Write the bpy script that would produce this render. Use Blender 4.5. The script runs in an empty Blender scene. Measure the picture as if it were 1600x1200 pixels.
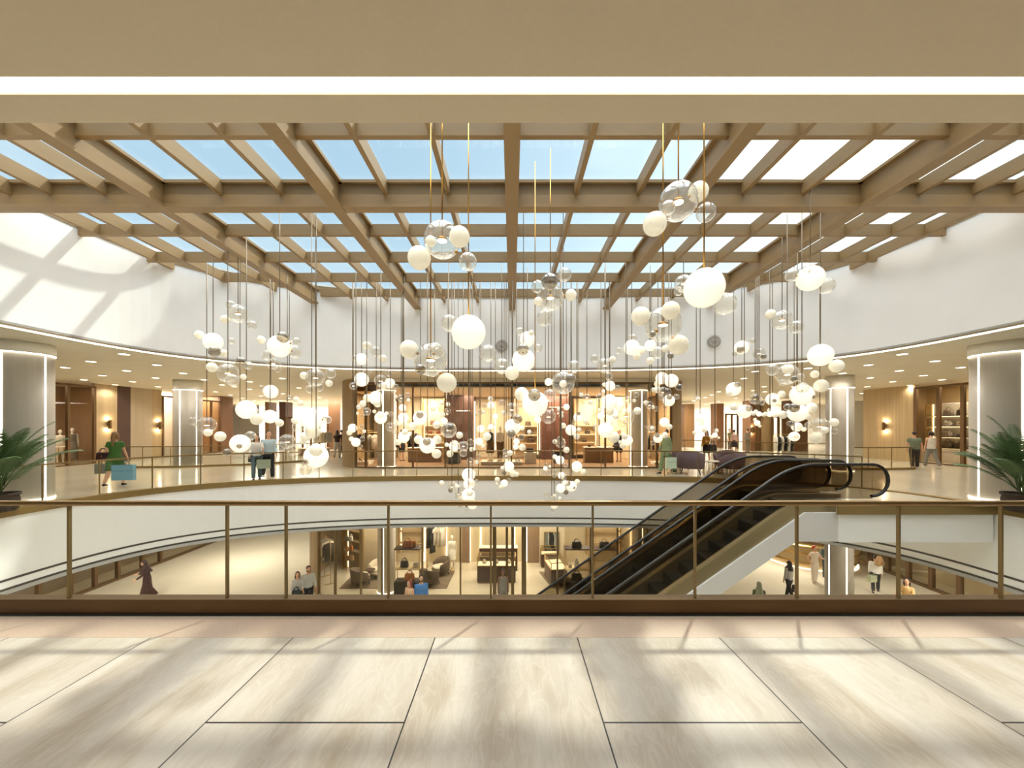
import bpy, bmesh, math, random
from math import sin, cos, pi, radians as R, sqrt, atan2, hypot
from mathutils import Vector, Matrix
random.seed(7)
SC = bpy.context.scene
COL = SC.collection
EYE = 1.85; F = 600.0; HX = 800.0; HY = 665.0
LOWZ = -5.35; SOF = EYE + 2.05; LCEIL = -1.83; SKY = EYE + 4.6

def P(px, py, y):
    return Vector(((px-HX)*y/F, y, EYE+(HY-py)*y/F))
def PX(px, y): return (px-HX)*y/F
def ZZ(py, y): return EYE+(HY-py)*y/F

# ---------------------------------------------------------------- mesh builder
class MB:
    def __init__(s): s.v=[]; s.f=[]; s.sm=[]
    def add(s, vs, fs, smooth=False, M=None):
        b=len(s.v)
        for p in vs:
            p=Vector(p)
            s.v.append(tuple(M@p if M else p))
        for f in fs:
            s.f.append([b+i for i in f]); s.sm.append(smooth)
        return s
    def box(s, x0,x1,y0,y1,z0,z1, M=None):
        vs=[(x0,y0,z0),(x1,y0,z0),(x1,y1,z0),(x0,y1,z0),(x0,y0,z1),(x1,y0,z1),(x1,y1,z1),(x0,y1,z1)]
        return s.add(vs,[(0,3,2,1),(4,5,6,7),(0,1,5,4),(1,2,6,5),(2,3,7,6),(3,0,4,7)],False,M)
    def bev(s, x0,x1,y0,y1,z0,z1,r=.01, M=None):
        """box with rounded vertical and horizontal edges"""
        r=min(r,(x1-x0)*.45,(y1-y0)*.45,(z1-z0)*.45)
        rings=[]
        def ring(i,z):
            o=[]
            for cx,cy,a0 in ((x1-r,y1-r,0),(x0+r,y1-r,90),(x0+r,y0+r,180),(x1-r,y0+r,270)):
                for k in range(3):
                    a=R(a0+45*k); q=r-i
                    o.append((cx+q*cos(a),cy+q*sin(a),z))
            return o
        L=[ring(r,z0),ring(r*.3,z0+r*.3),ring(0,z0+r),ring(0,z1-r),ring(r*.3,z1-r*.3),ring(r,z1)]
        return s.loft(L,True,True,M,smooth=True)
    def loft(s, rings, cap0=True, cap1=True, M=None, smooth=True, closed=True):
        n=len(rings[0]); vs=[p for r in rings for p in r]; fs=[]
        for i in range(len(rings)-1):
            for j in range(n if closed else n-1):
                k=(j+1)%n
                fs.append((i*n+j,i*n+k,(i+1)*n+k,(i+1)*n+j))
        s.add(vs,fs,smooth,M)
        if cap0: s.add(rings[0],[tuple(reversed(range(n)))],False,M)
        if cap1: s.add(rings[-1],[tuple(range(n))],False,M)
        return s
    def lathe(s, prof, n=24, M=None, smooth=True, cap=True):
        rings=[[(r*cos(2*pi*j/n),r*sin(2*pi*j/n),z) for j in range(n)] for r,z in prof]
        return s.loft(rings,cap,cap,M,smooth)
    def tube(s, pts, r, n=8, cap=True, M=None, closed=False):
        pts=[Vector(p) for p in pts]; rs=r if isinstance(r,list) else [r]*len(pts)
        rings=[]; up=None
        for i,p in enumerate(pts):
            a=pts[i-1] if (i>0 or closed) else p
            b=pts[(i+1)%len(pts)] if (i<len(pts)-1 or closed) else p
            t=(b-a).normalized() if (b-a).length>1e-9 else Vector((0,0,1))
            if up is None:
                up=Vector((0,0,1)) if abs(t.z)<.9 else Vector((1,0,0))
            u=(up-t*up.dot(t))
            if u.length<1e-6: u=t.orthogonal()
            u.normalize(); w=t.cross(u); up=u
            rr=rs[i]; rx,ry=(rr if isinstance(rr,(list,tuple)) else (rr,rr))
            rings.append([tuple(p+w*rx*cos(2*pi*j/n)+u*ry*sin(2*pi*j/n)) for j in range(n)])
        if closed: rings.append(rings[0]); cap=False
        return s.loft(rings,cap,cap,M,True)
    def sweep(s, pts, prof, up=(0,0,1), closed=False, M=None, smooth=False):
        """profile [(side, up)] carried along pts with a fixed up vector"""
        pts=[Vector(p) for p in pts]; up=Vector(up); rings=[]
        for i,p in enumerate(pts):
            a=pts[i-1] if (i>0 or closed) else p
            b=pts[(i+1)%len(pts)] if (i<len(pts)-1 or closed) else p
            t=(b-a).normalized(); w=t.cross(up).normalized(); u=w.cross(t).normalized()
            rings.append([tuple(p+w*x+u*z) for x,z in prof])
        if closed: rings.append(rings[0])
        return s.loft(rings,not closed,not closed,M,smooth)
    def ball(s, c, r, nu=16, nv=10, M=None):
        rx,ry,rz=r if isinstance(r,(list,tuple)) else (r,r,r)
        rings=[[(c[0]+rx*sin(pi*i/nv)*cos(2*pi*j/nu),c[1]+ry*sin(pi*i/nv)*sin(2*pi*j/nu),c[2]-rz*cos(pi*i/nv)) for j in range(nu)] for i in range(1,nv)]
        s.loft(rings,False,False,M,True)
        for ring,p,rev in ((rings[0],(c[0],c[1],c[2]-rz),True),(rings[-1],(c[0],c[1],c[2]+rz),False)):
            n=len(ring); fs=[((j+1)%n,j,n) if rev else (j,(j+1)%n,n) for j in range(n)]
            s.add(list(ring)+[p],fs,True,M)
        return s
    def prism(s, poly, z0, z1, M=None):
        n=len(poly)
        a=[(x,y,z0) for x,y in poly]; b=[(x,y,z1) for x,y in poly]
        return s.loft([a,b],True,True,M,False)
    def mesh(s, name):
        me=bpy.data.meshes.new(name); me.from_pydata(s.v,[],s.f)
        me.polygons.foreach_set('use_smooth',s.sm); 
        bm=bmesh.new(); bm.from_mesh(me); bmesh.ops.remove_doubles(bm,verts=bm.verts,dist=1e-5)
        bmesh.ops.recalc_face_normals(bm,faces=bm.faces); bm.to_mesh(me); bm.free(); me.update()
        return me

def obj(name, mb, mat, parent=None, loc=(0,0,0), rot=(0,0,0)):
    me=mb.mesh(name) if isinstance(mb,MB) else mb
    if mat is not None:
        me.materials.clear(); me.materials.append(mat)
    o=bpy.data.objects.new(name,me); COL.objects.link(o); o.location=loc; o.rotation_euler=rot
    if parent is not None: o.parent=parent
    return o
def tag(o,label,cat,group=None,kind=None):
    o['label']=label; o['category']=cat
    if group: o['group']=group
    if kind: o['kind']=kind
    return o
def thing(name,label,cat,loc=(0,0,0),rz=0,group=None):
    o=bpy.data.objects.new(name,None); COL.objects.link(o); o.empty_display_size=.1
    o.location=loc; o.rotation_euler=(0,0,rz)
    return tag(o,label,cat,group)
def struct(name,mb,mat,parent=None,loc=(0,0,0)):
    o=obj(name,mb,mat,parent,loc)
    if parent is None: o['kind']='structure'
    return o
def sempty(name,loc=(0,0,0)):
    o=bpy.data.objects.new(name,None); COL.objects.link(o); o.location=loc; o['kind']='structure'; return o
def dup(root,loc,rz,label,scale=None,group=None):
    r=root.copy(); COL.objects.link(r); r.location=loc; r.rotation_euler=(0,0,rz); r['label']=label
    if scale: r.scale=(scale,)*3
    if group: r['group']=group
    for ch in list(root.children):
        c=ch.copy(); COL.objects.link(c); c.parent=r
        for g in list(ch.children):
            d=g.copy(); COL.objects.link(d); d.parent=c
    return r

# ---------------------------------------------------------------- materials
def lin(h):
    h=h.lstrip('#'); o=[]
    for i in (0,2,4):
        c=int(h[i:i+2],16)/255; o.append(c/12.92 if c<=.04045 else ((c+.055)/1.055)**2.4)
    return (*o,1)
MATS={}
def newmat(name):
    m=bpy.data.materials.new(name); m.use_nodes=True; nt=m.node_tree; nt.nodes.clear()
    out=nt.nodes.new('ShaderNodeOutputMaterial'); MATS[name]=m
    return m,nt,out
def mat(name,hexc,rough=.5,metal=0,noise=None,stretch=(1,1,1),dark=.82,emit=0,ehex=None,bump=0,spec=.5,coat=0):
    if name in MATS: return MATS[name]
    m,nt,out=newmat(name); N=nt.nodes.new; L=nt.links.new
    b=N('ShaderNodeBsdfPrincipled'); L(b.outputs[0],out.inputs[0])
    c=lin(hexc); b.inputs['Base Color'].default_value=c; b.inputs['Roughness'].default_value=rough
    b.inputs['Metallic'].default_value=metal; b.inputs['Specular IOR Level'].default_value=spec
    if coat: b.inputs['Coat Weight'].default_value=coat; b.inputs['Coat Roughness'].default_value=.08
    if emit:
        b.inputs['Emission Color'].default_value=lin(ehex or hexc); b.inputs['Emission Strength'].default_value=emit
    if noise:
        tc=N('ShaderNodeTexCoord'); mp=N('ShaderNodeMapping'); mp.inputs['Scale'].default_value=stretch
        L(tc.outputs['Object'],mp.inputs[0]); nz=N('ShaderNodeTexNoise'); nz.inputs['Scale'].default_value=noise
        nz.inputs['Detail'].default_value=6; L(mp.outputs[0],nz.inputs['Vector'])
        rp=N('ShaderNodeValToRGB'); rp.color_ramp.elements[0].position=.3; rp.color_ramp.elements[1].position=.7
        rp.color_ramp.elements[0].color=(c[0]*dark,c[1]*dark,c[2]*dark,1); rp.color_ramp.elements[1].color=c
        L(nz.outputs['Fac'],rp.inputs[0]); L(rp.outputs[0],b.inputs['Base Color'])
        if bump:
            bp=N('ShaderNodeBump'); bp.inputs['Strength'].default_value=bump; bp.inputs['Distance'].default_value=.01
            L(nz.outputs['Fac'],bp.inputs['Height']); L(bp.outputs[0],b.inputs['Normal'])
    return m
def emat(name,hexc,strength):
    if name in MATS: return MATS[name]
    m,nt,out=newmat(name); e=nt.nodes.new('ShaderNodeEmission'); e.inputs[0].default_value=lin(hexc)
    e.inputs[1].default_value=strength; nt.links.new(e.outputs[0],out.inputs[0]); return m
def glass(name,tint='#ffffff',refl=.08,edge=.35,power=4,haze=0,hazec='#ffffff',rough=.02):
    """thin clear sheet: see-through with reflection growing towards grazing angles"""
    if name in MATS: return MATS[name]
    m,nt,out=newmat(name); N=nt.nodes.new; L=nt.links.new
    t=N('ShaderNodeBsdfTransparent'); t.inputs[0].default_value=lin(tint)
    g=N('ShaderNodeBsdfGlossy'); g.inputs['Roughness'].default_value=rough; g.inputs[0].default_value=(1,1,1,1)
    lw=N('ShaderNodeLayerWeight'); lw.inputs[0].default_value=.5
    pw=N('ShaderNodeMath'); pw.operation='POWER'; pw.inputs[1].default_value=power; L(lw.outputs['Facing'],pw.inputs[0])
    ma=N('ShaderNodeMath'); ma.operation='MULTIPLY_ADD'; ma.inputs[1].default_value=edge; ma.inputs[2].default_value=refl
    ma.use_clamp=True; L(pw.outputs[0],ma.inputs[0])
    mx=N('ShaderNodeMixShader'); L(ma.outputs[0],mx.inputs[0]); L(t.outputs[0],mx.inputs[1]); L(g.outputs[0],mx.inputs[2])
    last=mx
    if haze:
        d=N('ShaderNodeBsdfDiffuse'); d.inputs[0].default_value=lin(hazec); tr=N('ShaderNodeBsdfTranslucent'); tr.inputs[0].default_value=lin(hazec)
        ad=N('ShaderNodeMixShader'); ad.inputs[0].default_value=.5; L(d.outputs[0],ad.inputs[1]); L(tr.outputs[0],ad.inputs[2])
        m2=N('ShaderNodeMixShader'); m2.inputs[0].default_value=haze; L(last.outputs[0],m2.inputs[1]); L(ad.outputs[0],m2.inputs[2]); last=m2
    L(last.outputs[0],out.inputs[0]); return m

PLASTER=mat('white_plaster','#f7f5f4',.6,noise=1.2,dark=.97)
CEIL=mat('beige_ceiling','#d8cfba',.6,noise=2.2,stretch=(.25,3,1),dark=.9)
CEILF=mat('near_ceiling','#e8dac2',.7,noise=40,dark=.97)
BRONZE=mat('bronze','#8c6f48',.35,.75,noise=3,stretch=(6,6,.5),dark=.85)
BRASS=mat('brass','#b8893f',.22,1)
STEMM=mat('pendant_stem','#7a6a55',.45,.4)
BEAM=mat('skylight_beam','#977a52',.5,0,noise=1.5,stretch=(1,1,4),dark=.9)
FASBAND=mat('deck_edge_bronze','#8f7647',.4,.35,noise=1.5,dark=.9)
DARKLINE=mat('dark_groove','#4a453e',.6)
WOODL=mat('pale_wood_panel','#b79f78',.5,noise=1.2,stretch=(7,7,.35),dark=.8)
WOODM=mat('mid_wood_panel','#86643f',.45,noise=1.2,stretch=(8,8,.4),dark=.75)
WOODD=mat('dark_wood','#50352a',.45,noise=1.2,stretch=(8,8,.4),dark=.75)
WOODF=mat('wood_floor','#8a6848',.35,noise=1.1,stretch=(.6,8,1),dark=.75)
COLM=mat('column_cladding','#c9c3ba',.45,0,noise=2,stretch=(6,6,.2),dark=.92)
COLLIT=mat('lit_column_cladding','#e2dcd3',.45,0,noise=2,stretch=(6,6,.2),dark=.93)  # column cladding in a lighter copy, as if lit from the void
COLG=mat('grey_column_cladding','#a39c92',.45,0,noise=2,stretch=(6,6,.2),dark=.92)
CAPM=mat('column_capital','#f2eee6',.5)
LED=emat('led_line','#fff3dc',2.6)
LEDC=emat('cove_led','#fff4df',1.6)
LEDW=emat('warm_led','#ffe8c2',2.2)
DOWN=emat('downlight_glow','#fff0d6',6)
RUBBER=mat('black_rubber','#1d1a18',.45)
STEPM=mat('escalator_step','#2b2823',.5,.3)
GPANE=glass('clear_glass','#fbfcfa',.006,.2)
GSHOP=glass('shop_glass','#f6f3ec',.014,.25)
GSKY=glass('skylight_glass','#eef4f6',.02,.15)
GDARK=glass('tinted_balustrade','#cbc4b8',.012,.25)
CLEARB=glass('clear_bubble','#f4f1ea',.04,.95,2.3,.10,'#ffffff')
SMOKEB=glass('smoky_bubble','#c4bcae',.08,.9,2.0,.12,'#d8d2c6')
BLACK=mat('black_satin','#1c1918',.4)
CHARC=mat('charcoal','#3a3530',.5)
WHITEM=mat('white_satin','#efeae0',.4)
CREAM=mat('cream_fabric','#d9cdb8',.85,noise=60,dark=.9)
MARBW=mat('white_marble','#e6dfd3',.25,noise=3,stretch=(1,1,2.5),dark=.8)
GOLDL=mat('champagne_metal','#b99a62',.3,.8)

def opal(name,hexc,core,edge):
    m,nt,out=newmat(name); N=nt.nodes.new; L=nt.links.new
    d=N('ShaderNodeBsdfPrincipled'); d.inputs['Base Color'].default_value=lin(hexc); d.inputs['Roughness'].default_value=.12
    lw=N('ShaderNodeLayerWeight'); lw.inputs[0].default_value=.5
    mr=N('ShaderNodeMapRange'); mr.inputs[3].default_value=core; mr.inputs[4].default_value=edge; L(lw.outputs['Facing'],mr.inputs[0])
    d.inputs['Emission Color'].default_value=lin(hexc); L(mr.outputs[0],d.inputs['Emission Strength']); L(d.outputs[0],out.inputs[0]); return m
OPAL=opal('lit_opal_glass','#fff5e2',.42,.25)
CREAMB=opal('dim_cream_glass','#f2ead4',.16,.1)

def tile_floor(name,x0,w,ycuts,c1,c2,rough):
    m,nt,out=newmat(name); N=nt.nodes.new; L=nt.links.new
    b=N('ShaderNodeBsdfPrincipled'); L(b.outputs[0],out.inputs[0]); b.inputs['Roughness'].default_value=rough
    tc=N('ShaderNodeTexCoord'); sp=N('ShaderNodeSeparateXYZ'); L(tc.outputs['Object'],sp.inputs[0])
    def M(op,a,bv=None,cv=None):
        n=N('ShaderNodeMath'); n.operation=op
        for i,v in enumerate((a,bv,cv)):
            if v is None: continue
            if isinstance(v,(int,float)): n.inputs[i].default_value=v
            else: L(v,n.inputs[i])
        return n.outputs[0]
    u=M('DIVIDE',M('SUBTRACT',sp.outputs[0],x0),w)
    fr=M('ABSOLUTE',M('SUBTRACT',M('FRACT',u),.5)); lx=M('GREATER_THAN',fr,.5-.0045/w)
    fl=M('FLOOR',u); par=M('ROUND',M('MULTIPLY',M('FRACT',M('ADD',M('MULTIPLY',fl,.5),.25)),2.0-.5))
    # cross joints alternate by half a tile from one column to the next
    v=M('DIVIDE',M('ADD',M('SUBTRACT',sp.outputs[1],ycuts[0]),M('MULTIPLY',M('SUBTRACT',1.0,par),ycuts[1]/2)),ycuts[1])
    fy=M('ABSOLUTE',M('SUBTRACT',M('FRACT',M('ADD',v,.5)),.5)); ly=M('LESS_THAN',fy,.006/ycuts[1])
    ln=M('MAXIMUM',lx,ly)
    mp=N('ShaderNodeMapping'); mp.inputs['Scale'].default_value=(2.2,.5,1); mp.inputs['Rotation'].default_value=(0,0,.45); L(tc.outputs['Object'],mp.inputs[0])
    off=N('ShaderNodeVectorMath'); off.operation='ADD'; cb=N('ShaderNodeCombineXYZ'); L(M('MULTIPLY',fl,7.3),cb.inputs[2]); L(mp.outputs[0],off.inputs[0]); L(cb.outputs[0],off.inputs[1])
    nz=N('ShaderNodeTexNoise'); nz.inputs['Scale'].default_value=1.6; nz.inputs['Detail'].default_value=8; nz.inputs['Distortion'].default_value=.3; L(off.outputs[0],nz.inputs['Vector'])
    rp=N('ShaderNodeValToRGB'); e=rp.color_ramp.elements; e[0].position=.28; e[0].color=lin(c2); e[1].position=.62; e[1].color=lin(c1); L(nz.outputs['Fac'],rp.inputs[0])
    n2=N('ShaderNodeTexNoise'); n2.inputs['Scale'].default_value=3.5; n2.inputs['Detail'].default_value=10; n2.inputs['Distortion'].default_value=2.5; L(off.outputs[0],n2.inputs['Vector'])
    vein=M('MULTIPLY',M('SUBTRACT',1.0,M('MINIMUM',M('MULTIPLY',M('ABSOLUTE',M('SUBTRACT',n2.outputs['Fac'],.5)),14.0),1.0)),.08)
    mv=N('ShaderNodeMix'); mv.data_type='RGBA'; L(vein,mv.inputs['Factor']); L(rp.outputs[0],mv.inputs['A']); mv.inputs['B'].default_value=lin('#efe9e0')
    mx=N('ShaderNodeMix'); mx.data_type='RGBA'; L(ln,mx.inputs['Factor']); L(mv.outputs['Result'],mx.inputs['A']); mx.inputs['B'].default_value=lin('#15110c')
    L(mx.outputs['Result'],b.inputs['Base Color']); return m
FLOORF=tile_floor('front_stone_tiles',-.669,1.237,(2.387,2.4),'#b3a89b','#9a8a76',.3)
BORDER=mat('stone_border','#b39a86',.45,noise=90,dark=.85)
FLOORD=mat('polished_cream_floor','#d8cfbb',.16,noise=.8,stretch=(1,.4,1),dark=.9,coat=.2)
FLOORL=mat('lower_cream_floor','#d8cfbb',.22,noise=.8,dark=.93)

# ---------------------------------------------------------------- world, sun, camera
w=bpy.data.worlds.new('sky'); SC.world=w; w.use_nodes=True; nt=w.node_tree; nt.nodes.clear(); N=nt.nodes.new; L=nt.links.new
out=N('ShaderNodeOutputWorld'); bg=N('ShaderNodeBackground'); L(bg.outputs[0],out.inputs[0])
tc=N('ShaderNodeTexCoord'); sp=N('ShaderNodeSeparateXYZ'); L(tc.outputs['Generated'],sp.inputs[0])
rp=N('ShaderNodeValToRGB'); e=rp.color_ramp.elements; e[0].position=.15; e[0].color=lin('#b3c6d1'); e[1].position=.85; e[1].color=lin('#86a2b8'); L(sp.outputs[2],rp.inputs[0])
mp=N('ShaderNodeMapping'); mp.inputs['Scale'].default_value=(1.2,1.2,3); L(tc.outputs['Generated'],mp.inputs[0])
cl=N('ShaderNodeTexNoise'); cl.inputs['Scale'].default_value=2.2; cl.inputs['Detail'].default_value=4; L(mp.outputs[0],cl.inputs['Vector'])
cr=N('ShaderNodeMapRange'); cr.inputs[1].default_value=.5; cr.inputs[2].default_value=.8; cr.inputs[4].default_value=.5; L(cl.outputs['Fac'],cr.inputs[0])
mc=N('ShaderNodeMix'); mc.data_type='RGBA'; L(cr.outputs[0],mc.inputs['Factor']); L(rp.outputs[0],mc.inputs['A']); mc.inputs['B'].default_value=lin('#cfd8dc')
def glow(power,col,strength,prev):
    d=Vector((530,600,428)).normalized()
    dp=N('ShaderNodeVectorMath'); dp.operation='DOT_PRODUCT'; L(tc.outputs['Generated'],dp.inputs[0]); dp.inputs[1].default_value=d
    mx=N('ShaderNodeMath'); mx.operation='MAXIMUM'; mx.inputs[1].default_value=0; L(dp.outputs['Value'],mx.inputs[0])
    pw=N('ShaderNodeMath'); pw.operation='POWER'; pw.inputs[1].default_value=power; L(mx.outputs[0],pw.inputs[0])
    ml=N('ShaderNodeMath'); ml.operation='MULTIPLY'; ml.inputs[1].default_value=strength; L(pw.outputs[0],ml.inputs[0])
    vs=N('ShaderNodeVectorMath'); vs.operation='SCALE'; vs.inputs[0].default_value=lin(col)[:3]; L(ml.outputs[0],vs.inputs['Scale'])
    ad=N('ShaderNodeVectorMath'); ad.operation='ADD'; L(prev,ad.inputs[0]); L(vs.outputs[0],ad.inputs[1]); return ad.outputs[0]
o1=glow(6,'#fff3df',.3,mc.outputs['Result']); o2=glow(120,'#ffe9bd',1.3,o1); o3=glow(900,'#fff0c8',14,o2)
zb=N('ShaderNodeMapRange'); zb.interpolation_type='SMOOTHSTEP'; zb.inputs[1].default_value=.68; zb.inputs[2].default_value=.86; zb.inputs[3].default_value=1; zb.inputs[4].default_value=4.6; L(sp.outputs[2],zb.inputs[0])  # sky overhead, out of view, brightened as fill for drum wall and interior
zc=N('ShaderNodeMapRange'); zc.inputs[1].default_value=.68; zc.inputs[2].default_value=.8; L(sp.outputs[2],zc.inputs[0])
zm=N('ShaderNodeMix'); zm.data_type='RGBA'; L(zc.outputs[0],zm.inputs['Factor']); L(o3,zm.inputs['A']); zm.inputs['B'].default_value=(1,.95,.91,1)
L(zm.outputs['Result'],bg.inputs[0]); L(zb.outputs[0],bg.inputs[1])
sun=bpy.data.lights.new('sun','SUN'); sun.energy=3.1; sun.angle=.035; sun.color=(1,.93,.8)
so=bpy.data.objects.new('sun',sun); COL.objects.link(so); so.rotation_euler=Vector((405,600,998)).to_track_quat('Z','Y').to_euler()
cam=bpy.data.cameras.new('camera'); cam.lens=36*F/1600; cam.sensor_width=36; cam.shift_y=65/1600; cam.clip_start=.05; cam.clip_end=300
co=bpy.data.objects.new('camera',cam); COL.objects.link(co); co.location=(0,0,EYE); co.rotation_euler=(pi/2,0,0); SC.camera=co
SC.view_settings.view_transform='Standard'; SC.view_settings.look='None'; SC.view_settings.exposure=0.92; SC.view_settings.gamma=1
SC.view_settings.use_curve_mapping=False
cy=SC.cycles; cy.max_bounces=10; cy.diffuse_bounces=5; cy.glossy_bounces=4; cy.transparent_max_bounces=40; cy.use_denoising=True
cy.sample_clamp_indirect=4; cy.caustics_reflective=False; cy.caustics_refractive=False
def area(name,loc,sx,sy,power,col=(1,.93,.81),rot=(0,0,0)):
    l=bpy.data.lights.new(name,'AREA'); l.shape='RECTANGLE'; l.size=sx; l.size_y=sy; l.energy=power; l.color=col
    o=bpy.data.objects.new(name,l); COL.objects.link(o); o.location=loc; o.rotation_euler=rot; return o
ORD='first second third fourth fifth sixth seventh eighth ninth tenth eleventh twelfth thirteenth fourteenth fifteenth sixteenth seventeenth eighteenth nineteenth twentieth twenty-first twenty-second twenty-third twenty-fourth twenty-fifth twenty-sixth twenty-seventh twenty-eighth twenty-ninth thirtieth'.split()
# ================================================================ shell
def sgn(v): return -1 if v<0 else 1
def void_loop(a,b,c,ycut,n=2.8,N=120,bn=None):
    """rounded opening, cut straight at ycut on the near side; counter-clockwise from the near right corner"""
    bn=bn or b; yy=(c-ycut)/bn; xx=a*(1-yy**n)**(1/n); t0=-atan2(yy**(n/2),(xx/a)**(n/2)); pts=[]
    for i in range(N+1):
        t=t0+(pi-2*t0)*i/N; pts.append((a*sgn(cos(t))*abs(cos(t))**(2/n), c+(b if sin(t)>0 else bn)*sgn(sin(t))*abs(sin(t))**(2/n)))
    return pts
def resample(pts,k):
    return pts
def ring_slab(inner,rect,z0,z1,cx,cy):
    x0,x1,y0,y1=rect; outer=[]
    n=len(inner)
    straight=[(inner[-1][0]+(inner[0][0]-inner[-1][0])*i/30,inner[-1][1]) for i in range(1,30)]
    inn=list(inner)+straight; n=len(inn)
    for x,y in inn:
        dx,dy=x-cx,y-cy; k=1e9
        if dx>1e-6:k=min(k,(x1-cx)/dx)
        if dx<-1e-6:k=min(k,(x0-cx)/dx)
        if dy>1e-6:k=min(k,(y1-cy)/dy)
        if dy<-1e-6:k=min(k,(y0-cy)/dy)
        outer.append((cx+dx*k,cy+dy*k))
    m=MB()
    L=[[(x,y,z1) for x,y in inn],[(x,y,z1) for x,y in outer],[(x,y,z0) for x,y in outer],[(x,y,z0) for x,y in inn]]
    for a,b in ((0,1),(1,2),(2,3),(3,0)):
        vs=L[a]+L[b]; m.add(vs,[(i,(i+1)%n,n+(i+1)%n,n+i) for i in range(n)],False)
    return m
def curve_wall(pts,z0,z1,th=.1,closed=False):
    """vertical sheet of thickness th (outwards) along pts"""
    return MB().sweep([(x,y,0) for x,y in pts],[(0,z0),(th,z0),(th,z1),(0,z1)],closed=closed)
DECK=void_loop(11.0,5.65,8.3,3.74)
SOFL=void_loop(10.5,5.9,8.5,2.6,bn=8.5)
RECT=(-36,36,-9,52)
struct('floor_deck',ring_slab(DECK,RECT,-.06,0,0,8.5),FLOORD)
# the near balcony has its own stone tiles on the same level
mb=MB().box(-8.6,8.6,-4,3.343,-.02,.004); struct('floor_balcony',mb,FLOORF)
mb=MB().box(-8.6,8.6,3.343,3.70,-.02,.005); struct('trim_border',mb,BORDER)
struct('ceiling_lower',ring_slab(DECK,RECT,LCEIL,LCEIL+.1,0,8.5),PLASTER)
struct('floor_lower',MB().box(-36,36,-9,52,LOWZ-.1,LOWZ),FLOORL)
struct('ceiling_gallery',ring_slab(SOFL,RECT,SOF,SOF+.12,0,8.5),CEIL)
# fascia round the void
back=DECK+[(DECK[-1][0]+(DECK[0][0]-DECK[-1][0])*i/10,3.74) for i in range(1,10)]
def loop_sweep(pts,prof,mat_,name,closed=True,parent=None):
    return struct(name,MB().sweep([(x,y,0) for x,y in pts],prof,closed=closed),mat_,parent)
# side>0 is outwards (away from the void) for a counter-clockwise loop
loop_sweep(back,[(.0,LCEIL),(.25,LCEIL),(.25,-.13),(.0,-.13)],PLASTER,'wall_fascia')
loop_sweep(DECK,[(-.03,-.14),(.22,-.14),(.22,.03),(-.03,.03)],FASBAND,'trim_1',closed=False)
loop_sweep(back,[(-.006,-1.535),(.02,-1.535),(.02,-1.485),(-.006,-1.485)],DARKLINE,'trim_2')
loop_sweep(back,[(-.006,-1.735),(.02,-1.735),(.02,-1.685),(-.006,-1.685)],DARKLINE,'trim_3')
# upper drum wall, a brown strip coloured as a shadow gap, and light line
full=SOFL+[(SOFL[-1][0]+(SOFL[0][0]-SOFL[-1][0])*i/10,2.6) for i in range(1,10)]
loop_sweep(full,[(0,SOF+.03),(.12,SOF+.03),(.12,SKY+.45),(0,SKY+.45)],PLASTER,'wall_drum')
loop_sweep([p for p in SOFL if p[1]>4.2],[(-.015,SOF-.005),(.05,SOF-.005),(.05,SOF+.022),(-.015,SOF+.022)],LED,'trim_4',closed=False)
loop_sweep(full,[(-.01,SOF+.022),(.06,SOF+.022),(.06,SOF+.07),(-.01,SOF+.07)],mat('shade_strip','#8d7c62',.6),'trim_5')
# near soffit: recessed light slot
struct('ceiling_near',MB().box(-9,9,-4,2.244,SOF-.012,SOF+.02),CEILF)
struct('ceiling_near_edge',MB().box(-6.0,6.0,2.365,2.585,SOF-.012,SOF+.02),CEILF)
s=MB().box(-9,9,2.246,2.363,SOF-.004,SOF+.02)
tag(obj('cove_light',s,LEDC),'long white light slot running across the near ceiling','light')
# outer walls
OW=mat('outer_wall','#d8cdb8',.6)
struct('wall_left',MB().box(-34.2,-34,-8,50,LOWZ,SOF),OW)
struct('wall_right',MB().box(34,34.2,-8,50,LOWZ,SOF),OW)
struct('wall_back',MB().box(-34,34,46,46.2,LOWZ,SOF),mat('far_white_wall','#f2ece2',.6))
struct('wall_front',MB().box(-34,34,-7.2,-7,LOWZ,SOF),OW)

# ---------------------------------------------------------------- skylight
sk=sempty('window_1')
def yr(x): 
    k=max(0,1-(abs(x)/10.5)**2.8)**(1/2.8); return max(2.7,8.5-k*8.5),8.5+k*5.9
def xr(y):
    k=max(0,1-(abs(y-8.5)/(5.9 if y>8.5 else 8.5))**2.8)**(1/2.8)*10.5; return k
ZB=SKY; ZM=EYE+4.32; ZT=SKY+.27
def ibeam(m,p,q,w,z0,z1,web=.10,fl=.06):
    prof=[(-w/2,z0),(w/2,z0),(w/2,z0+fl),(web/2,z0+fl),(web/2,z1-fl),(w/2,z1-fl),(w/2,z1),(-w/2,z1),(-w/2,z1-fl),(-web/2,z1-fl),(-web/2,z0+fl),(-w/2,z0+fl)]
    return m.sweep([(p[0],p[1],0),(q[0],q[1],0)],prof)
for x in (0,-3.5,3.5,-7.0,7.0):
    a,b=yr(x); obj('main_beam',ibeam(MB(),(x,a-.05),(x,b+.0),.25,ZM,ZT),BEAM,sk)
xx=xr(7.7); obj('cross_beam',ibeam(MB(),(-xx,7.7),(xx,7.7),.22,ZM+.005,ZT),BEAM,sk)
for x in (-1.28,-2.52,1.28,2.52,-4.6,-5.8,4.6,5.8,-8.1,8.1,-9.2,9.2,-10.0,10.0):
    a,b=yr(x); obj('rafter',MB().box(x-.045,x+.045,a,b,ZB,ZT),BEAM,sk)
for y in (4.6,6.14,7.7,9.32,10.8,12.28,13.7):
    x=xr(y); obj('purlin',MB().box(-x,x,y-.05,y+.05,ZB+.004,ZT-.003),BEAM,sk)
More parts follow.
